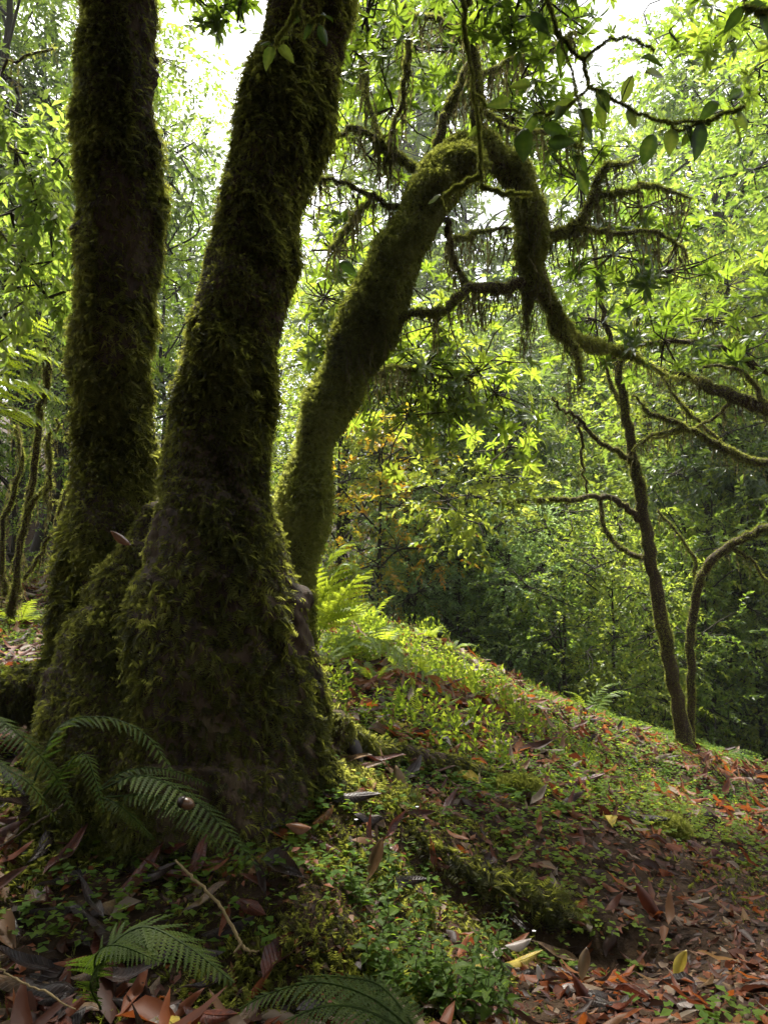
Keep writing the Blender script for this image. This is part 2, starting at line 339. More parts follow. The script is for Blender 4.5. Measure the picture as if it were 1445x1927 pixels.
def moss_frond(rng, n=6):
    """feather moss: a thin axis with short side leaves"""
    v = []; f = []
    for k in range(n):
        q = (k+.3)/n; c = np.array([0, q, .12*math.sin(q*3)-.15*q*q]); L = .42*(1-q*.7)
        for s in (-1, 1):
            o = len(v); e = c + np.array([s*L, L*.55, rng.normal(0, .06)]); v += [c, c+[0, .13, 0], e]; f += [[o, o+1, o+2]]
    o = len(v); v += [[-.03, 0, 0], [.03, 0, 0], [0, 1.05, -.15]]; f += [[o, o+1, o+2]]
    return np.array(v, float), np.array(f)
def hang_strand(rng, n=9):
    """ragged strip hanging along +Y (pointed down when placed), with side wisps"""
    v = []; f = []; x = 0; z = 0
    pts = []
    for k in range(n+1):
        q = k/n; x += rng.normal(0, .02); z += rng.normal(0, .02); pts.append((np.array([x, q, z]), .035*(1-q)**.6*rng.uniform(.4, 1.3)+.004))
    for k in range(n):
        (a, wa), (b, wb) = pts[k], pts[k+1]; o = len(v); s = np.array([math.cos(k), 0, math.sin(k)])
        v += [a-s*wa, a+s*wa, b+s*wb, b-s*wb]; f += [[o, o+1, o+2], [o, o+2, o+3]]
        for j in range(2):
            o = len(v); d = np.array([rng.normal(0, 1), .5, rng.normal(0, 1)])*.09*(1.1-k/n); v += [a, a+[0, .03, 0], a+d+[0, .05, 0]]; f += [[o, o+1, o+2]]
    return np.array(v), np.array(f)
R0 = np.random.default_rng(1)
TUFTS = [moss_tuft(R0) for _ in range(3)] + [moss_frond(R0) for _ in range(4)]
STR = [hang_strand(R0) for _ in range(4)]
def spray(rng, n=10, L=.28, wide=.36, twig=.004, plane=.5, droop=.15, up=.35):
    """twig along +Y with n leaves of length L (template length 1); third item = per-vertex random shift"""
    g = Geo(); r = []
    x = np.linspace(0, 1, 5); P = np.stack([.05*np.sin(x*4+rng.random()*6), x, -.18*x*x], -1)
    tube(g, P, np.linspace(twig*2, twig, 5), 3, 0, cap=False)
    q = np.linspace(.12, 1, n); side = np.where(np.arange(n) % 2, 1, -1)
    b = np.stack([.05*np.sin(q*4), q, -.18*q*q], -1)
    ang = rng.uniform(.6, 1.7, n)*(1.05-q*.6)
    d = np.stack([side*np.sin(ang), np.cos(ang), rng.normal(-droop, .45, n)], -1)
    Z = nrm(np.stack([rng.normal(0, plane, n), rng.normal(0, plane, n), np.ones(n)], -1))
    inst(g, tri_leaf(.12, wide, .42, .15), b, d, Z, L*rng.uniform(.7, 1.15, n), rng.normal(0, .16, n))
    v, f, r = g.arr(); return v, f, r
def whorl(rng, n=9, L=.75, wide=.27, droop=.35):
    g = Geo(); P = np.array([[0, -.5, 0], [0, 0, 0], [0, .1, 0]]); tube(g, P, .012, 3, 0, cap=False)
    a = np.arange(n)*2.39996; tilt = rng.uniform(.15, .75, n)
    d = np.stack([np.cos(a), tilt, np.sin(a)], -1); Z = np.tile([0, 1., 0], (n, 1)) + rng.normal(0, .25, (n, 3))
    t = fine_leaf(wide, 3, droop, .15) ; v5 = t[0].reshape(-1, 5, 3)[:, [0, 2, 4]].reshape(-1, 3)
    f = []
    for i in range(3):
        for j in range(2): k = i*3+j; f += [[k, k+1, k+4], [k, k+4, k+3]]
    inst(g, (v5, np.array(f)), np.stack([0*a, rng.uniform(0, .12, n), 0*a], -1), d, Z, L*rng.uniform(.75, 1.1, n), rng.normal(0, .12, n))
    v, f, r = g.arr(); return v, f, r
SPR = [spray(R0, 11, .27, .5, plane=1.0) for _ in range(5)]
SPRF = [spray(R0, 14, .2, .55, plane=1.0) for _ in range(4)]             # finer leaves
SPRD = [spray(R0, 10, .32, .42, droop=.6) for _ in range(4)]    # drooping leaves
WHO = [whorl(R0) for _ in range(4)]

def moss_on(g, v, f, n, size, rng, templates=None, down=.7, keep=None):
    P, N = sample(v, f, n, rng)
    if keep is not None: k = keep(P, N); P, N = P[k], N[k]
    n = len(P); cl = vnoise(P, 9, 3)
    Y = nrm(N*rng.uniform(.35, 1.1, (n, 1)) + np.array([0, 0, -1])*down*rng.uniform(.3, 1.2, (n, 1)) + rdir(rng, n)*.45)
    Z = nrm(N + rdir(rng, n)*.4)
    s = size*rng.uniform(.45, 1.3, n)*(1+.45*cl); r = np.clip(.45 + .2*vnoise(P, 5, 9) + rng.normal(0, .18, n), 0, 1)
    T = templates or TUFTS; pick = rng.integers(0, len(T), n)
    for k, t in enumerate(T):
        q = pick == k; inst(g, t, P[q], Y[q], Z[q], s[q], r[q])
def hang_on(g, P, n, L, rng, rad=.02, width=1.0):
    i = rng.integers(0, len(P), n); p = P[i] + rng.normal(0, rad, (n, 3))*[1, 1, .4]
    Y = np.tile([0, 0, -1.], (n, 1)) + rng.normal(0, .12, (n, 3)); Z = rdir(rng, n)*[1, 1, .1]
    s = L*rng.uniform(.25, 1.0, n)**1.3; pick = rng.integers(0, len(STR), n)
    for k, t in enumerate(STR):
        q = pick == k; inst(g, t, p[q], Y[q], Z[q], s[q], np.clip(rng.normal(.5, .25, q.sum()), 0, 1), s[q]*width)
def leaves(g, T, C, outd, size, rng, droop=.3, jitter=.6, base=.5, var=.15):
    """sprays of template list T at points C, pointing along outd"""
    n = len(C); Y = nrm(outd + rdir(rng, n)*jitter + np.array([0, 0, -droop])); Z = np.tile([0, 0, 1.], (n, 1)) + rdir(rng, n)*.5
    s = size*rng.uniform(.7, 1.25, n); r = np.clip(base + rng.normal(0, var, n), 0, 1); pick = rng.integers(0, len(T), n)
    for k, t in enumerate(T):
        q = pick == k; inst(g, t, C[q], Y[q], Z[q], s[q], r[q])
def px_path(pts, k=5):
    """(u, v, depth, width px) rows -> smooth world path and radii"""
    A = np.array([[*at(u, v, d), w_*d/F/2] for u, v, d, w_ in pts]); B = crom(A, k)
    return B[:, :3], np.maximum(B[:, 3], .0015)
def fuse(g, voxel, name):
    """join overlapping limbs into one skin (voxel remesh, then smoothed)"""
    me = g.mesh(name, None); o = bpy.data.objects.new(name, me); SC.collection.objects.link(o)
    m = o.modifiers.new('r', 'REMESH'); m.mode = 'VOXEL'; m.voxel_size = voxel
    s = o.modifiers.new('s', 'SMOOTH'); s.iterations = 6; s.factor = .5
    dg = bpy.context.evaluated_depsgraph_get(); e = o.evaluated_get(dg); m2 = e.to_mesh(); m2.calc_loop_triangles()
    v = np.zeros(len(m2.vertices)*3, np.float32); m2.vertices.foreach_get('co', v); v = v.reshape(-1, 3).astype(float)
    f = np.zeros(len(m2.loop_triangles)*3, np.int32); m2.loop_triangles.foreach_get('vertices', f); f = f.reshape(-1, 3).astype(np.int64)
    e.to_mesh_clear(); bpy.data.objects.remove(o); bpy.data.meshes.remove(me)
    return v, f

# ------------------------------------------------------------------ the twin-trunked mossy tree
def big_tree():
    rng = np.random.default_rng(11)
    root = empty('mossy_tree', gpt(-.55, 2.55), 'huge dark moss-furred tree with two upright trunks joined at the foot', 'tree')
    main = [(385,1640,2.42,520),(380,1500,2.42,500),(385,1400,2.45,450),(397,1300,2.45,405),(403,1150,2.48,345),(405,1050,2.5,290),(408,950,2.52,228),
            (414,850,2.55,200),(434,700,2.58,180),(456,560,2.6,184),(483,430,2.62,158),(503,300,2.65,146),(520,200,2.68,140),(540,100,2.7,124),(558,0,2.72,112),(620,-350,2.8,105),(740,-1000,3.0,80)]
    fork = [(520,420,2.66,60),(555,300,2.7,84),(580,200,2.72,80),(605,100,2.75,72),(622,0,2.78,66),(660,-350,2.9,60),(760,-1000,3.3,50)]
    left = [(225,1560,2.6,330),(215,1420,2.62,295),(208,1250,2.66,232),(211,1050,2.76,172),(220,850,2.9,138),(213,700,2.9,148),(224,560,2.95,146),(224,400,2.98,162),(226,250,3.0,146),(228,0,3.1,146),(230,-350,3.3,130),(232,-1000,3.7,95)]
    roots = [[(200,1300,2.65,200),(110,1300,2.6,120),(30,1310,2.6,90),(-60,1350,2.6,70),(-160,1420,2.6,50)],
             [(510,1350,2.42,180),(570,1450,2.42,130),(650,1525,2.4,90),(760,1590,2.4,66),(860,1645,2.4,56),(980,1688,2.38,52),(1080,1738,2.33,40),(1170,1775,2.3,20)],
             [(530,1150,2.55,90),(545,1280,2.52,120),(555,1420,2.48,130)],
             [(470,1470,2.36,200),(480,1550,2.24,150),(520,1630,2.12,100),(560,1710,2.04,60)],
             [(300,950,2.68,50),(288,1040,2.63,130),(270,1130,2.59,210),(250,1260,2.53,300),(245,1400,2.44,380),(245,1520,2.42,400)],
             [(250,1450,2.5,200),(200,1540,2.35,110),(150,1600,2.25,60)],
             [(600,1380,2.6,110),(690,1415,2.8,54),(800,1435,3.05,42),(900,1458,3.2,36),(985,1502,3.15,16)]]
    def trunkgeo(paths, rough):
        g = Geo()
        for p in paths:
            P, R = px_path(p, 7); P = P + .006*np.stack([vnoise(P, 9, 81), vnoise(P, 9, 82), vnoise(P, 9, 83)], -1); tube(g, P, R*.9, 22, rough=rough, rng=rng)
        return g
    P, R = px_path(left, 7)
    # burrs on the left trunk
    g = trunkgeo([main, fork, left] + roots, .022)
    for u, v, d, w_ in [(162,690,2.85,44),(300,400,2.95,24),(156,430,2.92,40),(560,1130,2.5,60),(392,590,2.56,50)]:
        c = at(u, v, d); r = w_*d/F/2
        tube(g, np.array([c+[0, 0, -r], c+[0, 0, -r*.5], c, c+[0, 0, r*.5], c+[0, 0, r]]), [r*.5, r*.9, r, r*.85, r*.4], 12)
    v, f = fuse(g, .011, 'trunk')
    v = v + nrm(v - np.array([-.6, 2.9, 0])*[1, 1, 0] - v*[0, 0, 1])*(.009*vnoise(v, 11, 21) + .016*np.abs(vnoise(v*[1, 1, .8], 24, 22)) + .011*vnoise(v*[1, 1, 1.5], 50, 23))[:, None]
    tg = Geo().add(v, f)
    part('trunk', tg, M['bark'], root)
    keep = lambda P, N: (P[:, 2] < CZ+3.2) & ((N[:, 1] < .55) | (rng.random(len(P)) < .35)) & (P[:, 2] > gz(P[:, 0], P[:, 1])-.03) \
        & ~((np.abs(P[:, 0]-at(580,1180,2.4)[0]) < .055) & (np.abs(P[:, 2]-at(580,1160,2.4)[2]) < .11) & (rng.random(len(P)) < .93)) \
        & ~((np.abs(P[:, 0]-at(205,1110,2.7)[0]) < .05) & (np.abs(P[:, 2]-at(205,1110,2.7)[2]) < .07) & (rng.random(len(P)) < .8))
    keep2 = lambda P, N: keep(P, N) & (((vnoise(P*[1, 1, .4], 7, 91) > -.35) | (P[:, 0] < -1.05)) | (rng.random(len(P)) < .25))
    mg = Geo(); moss_on(mg, v, f, 240000, .032, rng, down=1.2, keep=keep2)
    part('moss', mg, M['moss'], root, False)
    # unseen crown, added above the frame and camera to shade trunk and foreground
    cg = Geo(); bg_ = Geo()
    tops = [at(740,-1000,3.0), at(760,-1000,3.3), at(232,-1000,3.7)]
    lobes = []
    for k in range(64):
        a = rng.uniform(0, 2*PI); r = 4.0*math.sqrt(rng.random()); lobes.append(np.array([-1.3 + r*.95*math.cos(a), -.8 + r*.85*math.sin(a), CZ + rng.uniform(3.7, 5.6)]))
    for c in lobes:
        s = tops[rng.integers(0, 3)]; tube(bg_, crom(np.array([s, (s+c)/2 + [0, 0, .5], c]), 5), np.linspace(.05, .015, 11), 6)
        n = 180; o = rdir(rng, n); leaves(cg, SPR, c + o*rng.uniform(.3, 1, (n, 1))**.5*[1.3, 1.3, .7], o, .42, rng, .3)
    part('branch', bg_, M['bark'], root); part('crown', cg, M['dark'], root, False)
    return v, f
TV, TF = big_tree()

# ------------------------------------------------------------------ the arched tree
def arched_tree():
    rng = np.random.default_rng(12)
    root = empty('arched_tree', gpt(*at(525,1290,3.52)[:2]), 'leaning mossy tree bent in a high arch behind the twin trunks', 'tree')
    tr = [(520,1400,3.5,120),(530,1250,3.55,100),(548,1120,3.62,86),(566,1000,3.7,82),(580,900,3.8,88),(603,800,3.85,92),(640,715,3.9,100),(690,610,3.9,108),(735,500,3.9,106),(790,400,3.9,96),
          (842,318,3.95,88),(898,286,4.0,76),(954,301,4.05,66),(988,355,4.08,50),(1002,420,4.1,44),(996,480,4.1,50),(1004,550,4.1,32)]
    forks = [[(1000,530,4.1,28),(992,590,4.1,14),(985,645,4.1,5)],
             [(1005,510,4.1,42),(1042,575,4.12,26),(1060,625,4.15,20),(1088,685,4.15,12),(1076,745,4.15,4)],
             [(1050,600,4.13,24),(1085,635,4.3,20),(1125,652,4.6,15),(1175,664,5.0,11),(1225,690,5.2,8),(1285,715,5.3,5),(1335,700,5.3,3)]]
    g = Geo()
    for p in [tr] + forks:
        P, R = px_path(p, 6); R = R*.82; tube(g, P, R, 16, rough=.06, rng=rng)
    for u, v_, w_ in [(770,440,84),(720,540,84),(668,655,70),(830,350,80),(880,305,76),(626,765,66),(590,880,70)]:
        c = at(u, v_, 3.86); r = w_*.84*3.9/F/2; tube(g, np.array([c+[0, 0, -r*.7], c, c+[0, 0, r*.8]]), [r*.6, r, r*.5], 10)
    v, f = fuse(g, .012, 'trunk')
    v = v + nrm(v - v.mean(0))*(.02*vnoise(v, 9, 31) + .018*vnoise(v, 24, 32))[:, None]
    part('trunk', Geo().add(v, f), M['bark'], root)
    mg = Geo(); moss_on(mg, v, f, 100000, .036, rng, down=.4, keep=lambda P, N: (N[:, 2] > -.5) | (rng.random(len(P)) < .5))
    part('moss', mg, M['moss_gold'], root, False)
    br = [[(985,530,4.1,34),(940,541,4.05,30),(890,540,4.0,26),(860,560,3.95,22),(830,585,3.9,18),(760,595,3.85,14),(700,625,3.8,11),(650,650,3.8,6)],
          [(1010,440,4.1,34),(1060,436,4.1,26),(1085,420,4.1,22),(1105,390,4.1,20),(1125,340,4.1,18),(1140,312,4.1,14),(1190,305,4.1,6)],
          [(1080,425,4.1,16),(1150,440,4.2,12),(1230,435,4.3,8),(1290,470,4.4,4)], [(1110,370,4.1,12),(1160,365,4.1,10),(1230,350,4.2,7),(1300,370,4.3,4)],
          [(890,305,4.0,34),(900,200,4.0,30),(890,100,4.0,28),(878,0,4.0,27),(870,-200,4.1,24),(860,-500,4.3,16)],
          [(828,330,3.95,24),(826,255,4.0,22),(848,190,4.05,19),(872,140,4.1,16),(910,40,4.2,12),(930,-100,4.3,8)],
          [(815,340,3.95,20),(760,302,4.0,16),(720,272,4.0,14),(668,242,4.05,12),(612,266,4.1,9),(590,305,4.1,5)],
          [(800,385,3.9,18),(740,385,3.9,13),(700,366,3.9,12),(640,342,3.9,9),(590,330,3.9,6)],
          [(838,410,3.9,18),(850,470,4.0,16),(872,525,4.1,13),(905,545,4.1,10)],
          [(850,450,4.0,10),(900,436,4.2,8),(960,430,4.3,6),(1010,432,4.3,4)],
          [(700,366,3.9,9),(660,420,4.2,7),(620,470,4.5,5)], [(650,650,3.8,6),(690,690,4.2,7),(740,690,4.8,6),(800,700,5.2,5),(890,720,5.4,4)],
          [(720,272,4.0,10),(690,180,4.2,8),(680,80,4.4,6)], [(895,150,4.0,14),(960,110,4.2,10),(1030,90,4.5,8),(1080,60,4.8,5)],
          [(900,200,4.0,14),(960,240,4.2,10),(1040,250,4.5,8),(1100,280,4.7,5)], [(760,0,4.0,12),(765,100,4.0,11),(757,180,4.0,10),(735,260,4.0,9),(722,320,4.0,5)],
          [(885,60,4.0,14),(800,30,4.2,10),(720,40,4.5,7),(640,70,4.8,5)]]
    hg = Geo(); mb = Geo()
    for p in br:
        P, R = px_path(p, 6); R = R*.7; P = P + rng.normal(0, .006, P.shape); g = Geo(); tube(g, P, R, 8, rough=.12, rng=rng)
        part('branch', g, M['bark'], root)
        vv, ff, _ = g.arr(); L = np.linalg.norm(np.diff(P, axis=0), axis=1).sum()
        moss_on(mb, vv, ff, int(4200*L*(.4+R.mean()*30)), .014, rng, down=.35); hang_on(hg, P, int(85*L), .27, rng, .014)
    P, R = px_path(tr[8:], 6); hang_on(hg, P - [0, 0, .03], 240, .22, rng, .05)
    for p in forks: P, R = px_path(p, 6); hang_on(hg, P, 130, .15, rng, .03)
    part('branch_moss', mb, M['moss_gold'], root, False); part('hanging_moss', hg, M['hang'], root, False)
    # leaf whorls: (u, v, depth, radius, count, brightness)
    cg = Geo()
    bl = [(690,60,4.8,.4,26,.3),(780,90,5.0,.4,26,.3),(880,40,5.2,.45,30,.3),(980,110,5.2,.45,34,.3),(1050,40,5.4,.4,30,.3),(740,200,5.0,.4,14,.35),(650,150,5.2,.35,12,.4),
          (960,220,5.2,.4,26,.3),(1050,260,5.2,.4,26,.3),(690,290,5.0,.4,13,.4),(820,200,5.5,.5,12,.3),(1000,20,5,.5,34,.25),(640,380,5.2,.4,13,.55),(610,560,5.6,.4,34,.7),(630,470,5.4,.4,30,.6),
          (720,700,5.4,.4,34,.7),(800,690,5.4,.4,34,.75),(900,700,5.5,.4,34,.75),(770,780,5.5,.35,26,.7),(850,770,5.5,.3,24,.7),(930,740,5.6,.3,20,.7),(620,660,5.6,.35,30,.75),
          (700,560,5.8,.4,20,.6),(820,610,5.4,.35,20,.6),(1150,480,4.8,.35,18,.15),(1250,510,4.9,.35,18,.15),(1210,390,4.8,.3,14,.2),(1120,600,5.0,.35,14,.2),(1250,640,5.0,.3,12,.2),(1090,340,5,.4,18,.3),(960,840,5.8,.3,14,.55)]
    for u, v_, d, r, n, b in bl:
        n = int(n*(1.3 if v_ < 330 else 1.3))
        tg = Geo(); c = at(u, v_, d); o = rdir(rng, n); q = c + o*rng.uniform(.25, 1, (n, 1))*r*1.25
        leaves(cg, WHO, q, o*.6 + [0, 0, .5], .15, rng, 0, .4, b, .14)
        for z in q[::2]:
            m = c + (z-c)*.5 + rng.normal(0, .04, 3); tube(tg, np.array([c, m, z]), [.006, .005, .003], 4, cap=False)
        part('twig', tg, M['bark'], root)
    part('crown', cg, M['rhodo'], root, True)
arched_tree()

# ------------------------------------------------------------------ slim trees on the right
def branchy(name, label, cat, stems, branches, rng, bark, mossn=.8, hang=.5, group=None, base=None, size=.014):
    root = empty(name, base if base is not None else px_path(stems[0], 1)[0][0], label, cat, group)
    mb = Geo(); hg = Geo()
    for kind, L in (('trunk', stems), ('branch', branches)):
        for p in L:
            P, R = px_path(p, 6); R = R*.7; P[1:] += rng.normal(0, .008, P[1:].shape); g = Geo(); tube(g, P, R, 10 if kind == 'trunk' else 7, rough=.1, rng=rng)
            part(kind, g, bark, root); vv, ff, _ = g.arr(); ln = np.linalg.norm(np.diff(P, axis=0), axis=1).sum()
            moss_on(mb, vv, ff, int(mossn*3000*ln*(.3+R.mean()*25)), size, rng, down=.35)
            hang_on(hg, P, int(hang*60*ln), .2, rng, .015)
    part('moss', mb, M['moss_gold'], root, False)
    if hang > .05: part('hanging_moss', hg, M['hang'], root, False)
    return root
def add_crown(root, blobs, T, mat, size, rng, droop=.3, name='crown', var=.15):
    cg = Geo()
    for u, v_, d, r, n, b in blobs:
        tg = Geo(); c = at(u, v_, d); o = rdir(rng, n); q = c + o*rng.uniform(.1, 1, (n, 1))**.6*np.array([1.2, 1.2, .8])*r
        leaves(cg, T, q, o, size, rng, droop, .6, b, var)
        for z in q[::3]: tube(tg, np.array([c, (c+z)/2 + rng.normal(0, .05, 3), z]), [.006, .005, .003], 4, cap=False)
        part('twig', tg, M['bark_far'], root)
    part(name, cg, mat, root, False)
rng = np.random.default_rng(13)
t = branchy('slender_tree', 'slender mossy tree on the ridge with one long level branch', 'tree',
    [[(1293,1430,5.9,48),(1276,1330,5.9,40),(1256,1230,5.9,35),(1236,1120,5.9,33),(1219,1020,5.9,31),(1204,930,5.9,28),(1190,850,5.9,25),(1175,760,5.9,22),(1160,690,5.9,19),(1140,620,5.9,14),(1125,520,5.9,9),(1110,430,5.9,5)]],
    [[(1208,980,5.9,22),(1170,947,5.85,17),(1120,935,5.8,15),(1050,940,5.7,13),(980,943,5.6,11),(920,945,5.6,6)],
     [(1212,1050,5.9,14),(1165,1030,6.0,12),(1132,985,6.1,11),(1128,930,6.1,7)],
     [(1192,868,5.9,16),(1130,833,5.8,13),(1092,792,5.7,11),(1060,770,5.7,9),(1035,745,5.7,5)],
     [(1178,780,5.9,12),(1150,720,6.0,9),(1128,640,6.1,6)], [(1160,690,5.9,14),(1200,600,6.0,9),(1235,520,6.2,6),(1290,440,6.3,4)],
     [(1092,792,5.7,9),(1095,860,5.7,7),(1104,930,5.7,5)]], rng, M['bark'], .9, .35)
add_crown(t, [(880,930,5.6,.34,26,.6),(860,960,5.6,.28,16,.65),(920,900,5.7,.28,16,.6),(900,985,5.6,.22,12,.6),(840,920,5.6,.22,12,.6)], SPRF, M['yellow'], .28, rng, .25)
branchy('slender_tree', 'thin mossy stem bending away to the right, close behind the slender ridge tree', 'tree',
    [[(1300,1420,6.0,26),(1298,1330,6.0,23),(1300,1230,6.0,21),(1303,1150,6.0,21),(1326,1072,5.95,22),(1372,1030,5.9,22),(1445,992,5.8,22),(1540,950,5.7,18),(1650,880,5.6,12)]],
    [[(1310,1110,6.0,9),(1300,1040,6.1,7),(1240,960,6.3,4)], [(1372,1030,5.9,10),(1420,1060,5.8,8),(1470,1140,5.7,4)]], rng, M['bark'], .9, .3)
t = branchy('gnarled_tree', 'gnarled mossy tree reaching thick crooked branches in from the right edge', 'tree',
    [[(1680,1500,5.6,90),(1660,1250,5.6,80),(1640,1050,5.6,75),(1600,900,5.6,65),(1560,800,5.5,52),(1500,785,5.5,44),(1445,768,5.5,38),(1385,747,5.5,32),(1335,726,5.5,28),(1300,712,5.5,20),(1265,703,5.5,12),(1200,680,5.5,5)]],
    [[(1600,920,5.6,36),(1500,890,5.6,26),(1440,872,5.6,22),(1395,858,5.6,20),(1340,832,5.6,17),(1290,803,5.6,14),(1225,776,5.6,10),(1195,745,5.6,5)],
     [(1590,860,5.6,34),(1520,720,5.5,26),(1445,700,5.5,22),(1390,672,5.5,18),(1340,652,5.5,15),(1260,640,5.5,12),(1190,655,5.5,8),(1150,690,5.5,4)],
     [(1560,800,5.5,26),(1500,655,5.6,18),(1430,640,5.6,14),(1370,610,5.7,10),(1300,600,5.8,6)],
     [(1390,860,5.6,12),(1320,800,5.7,9),(1270,745,5.8,6),(1240,690,5.9,4)], [(1290,803,5.6,9),(1230,820,5.6,7),(1190,845,5.6,4)],
     [(1385,747,5.5,14),(1340,790,5.6,9),(1270,815,5.7,7),(1200,830,5.8,4)], [(1445,768,5.5,14),(1400,700,5.3,10),(1330,690,5.2,7)]], rng, M['bark'], 1.0, .8, base=gpt(*at(1680,1480,5.6)[:2]))
add_crown(t, [(1330,600,5.6,.35,20,.35),(1420,560,5.6,.4,24,.35),(1400,660,5.4,.3,16,.3),(1250,600,5.8,.3,16,.3)], WHO, M['rhodo'], .15, rng, 0)

# ------------------------------------------------------------------ forest trees
def tree_meshes(seed, H, r0, cr, z0, nl, per, T, mat, size, lobe=.33, droop=.3, base=.5, wob=.05):
    """a tapered trunk, limbs to nl crown lobes, leaf sprays through each lobe"""
    rng = np.random.default_rng(seed); per = int(per*(.55 if H < 4 else .68))
    n = 9; z = np.linspace(-.3, H*.86, n); P = np.stack([np.cumsum(rng.normal(0, wob, n))*H/9, np.cumsum(rng.normal(0, wob, n))*H/9, z], -1); P[:, :2] -= P[1, :2]
    P = crom(P, 4); R = r0*(1-np.linspace(0, 1, len(P))*.82); R[:3] *= [1.4, 1.25, 1.1]
    tg = Geo(); tube(tg, P, R, 10, rough=.08, rng=rng); bg_ = Geo(); cg = Geo()
    for k in range(nl):
        q = (k+.5)/nl; a = k*2.39996 + rng.normal(0, .4); zz = z0 + (H-z0)*q; prof = math.sin(PI*min(1, .16+q*.84))**.7
        c = np.array([math.cos(a), math.sin(a), 0])*cr*prof*rng.uniform(.35, 1.0); i = np.argmin(np.abs(P[:, 2] - max(z0*.7, zz-.25*H*rng.random())))
        c = c + [P[i, 0], P[i, 1], zz + rng.normal(0, .05*H)]
        s = P[i]; m = (s+c)/2 + [0, 0, .06*H*rng.normal(.2, 1)] + rng.normal(0, .05*H, 3)*[1, 1, 0]
        tube(bg_, crom(np.array([s, m, c]), 5), np.linspace(max(R[i]*.45, .012), .01, 11), 6, rough=.08, rng=rng)
        L = cr*lobe*rng.uniform(.75, 1.35); o = rdir(rng, per); qq = c + o*rng.uniform(.05, 1, (per, 1))**.55*L*np.array([1.25, 1.25, .75])
        leaves(cg, T, qq, o + [0, 0, .15], size, rng, droop, .6, base + rng.normal(0, .12), .13)
        for zt in qq[::6]: tube(bg_, np.array([c, (c+zt)/2 + rng.normal(0, .08, 3), zt]), [.012, .009, .004], 3, cap=False)
    return tg.mesh('trunk', M['bark_far']), bg_.mesh('branch', M['bark_far']), cg.mesh('crown', M[mat], False)
KIND = {
 'tall_yellow': tree_meshes(101, 9, .15, 2.6, 2.6, 26, 95, SPR, 'yellow', .42),
 'tall_green': tree_meshes(102, 10, .17, 2.6, 3.0, 28, 95, SPR, 'green', .42),
 'tall_dark': tree_meshes(103, 10, .2, 2.6, 2.6, 26, 80, SPRD, 'dark', .46, wob=.09),
 'airy': tree_meshes(104, 9, .13, 2.6, 3.0, 24, 110, SPRF, 'green', .4, .36),
 'rhodo': tree_meshes(105, 6, .11, 1.9, 1.2, 22, 60, WHO, 'rhodo', .2, .34, 0, .5, .12),
 'pole': tree_meshes(112, 5, .04, .8, 3.4, 7, 40, SPRD, 'dark', .34, .4, .4, .6, .05),
 'tall_rhodo': tree_meshes(111, 11, .16, 2.8, 4.0, 30, 70, WHO, 'rhodo', .26, .36, 0, .45, .12),
 'shrub_yellow': tree_meshes(106, 3.6, .05, 1.5, .3, 18, 70, SPR, 'yellow', .3, .36),
 'shrub_green': tree_meshes(107, 3.4, .05, 1.5, .15, 18, 80, SPRF, 'green', .3, .36),
 'shrub_blue': tree_meshes(108, 3.2, .05, 1.5, .1, 18, 80, SPRF, 'blue', .28, .36),
 'shrub_dark': tree_meshes(109, 3.2, .06, 1.5, .2, 16, 70, SPR, 'dark', .32, .36),
 'shrub_orange': tree_meshes(110, 2.6, .04, .8, .5, 12, 36, SPR, 'orange', .24, .36),
}
used = set()
def plant(kind, name, u, d, scale, rot, label, group='trees of the surrounding forest', cat='tree', lift=0, base=None):
    p = at(u, 1100, d) if base is None else base; p = gpt(p[0], p[1]); p[2] += lift
    o = empty(name, p, label, cat, group); o.rotation_euler = (0, 0, rot); o.scale = (scale,)*3 if not hasattr(scale, '__len__') else scale
    for nm, me in zip(('trunk', 'branch', 'crown'), KIND[kind]): link(nm, me, o)
    return o
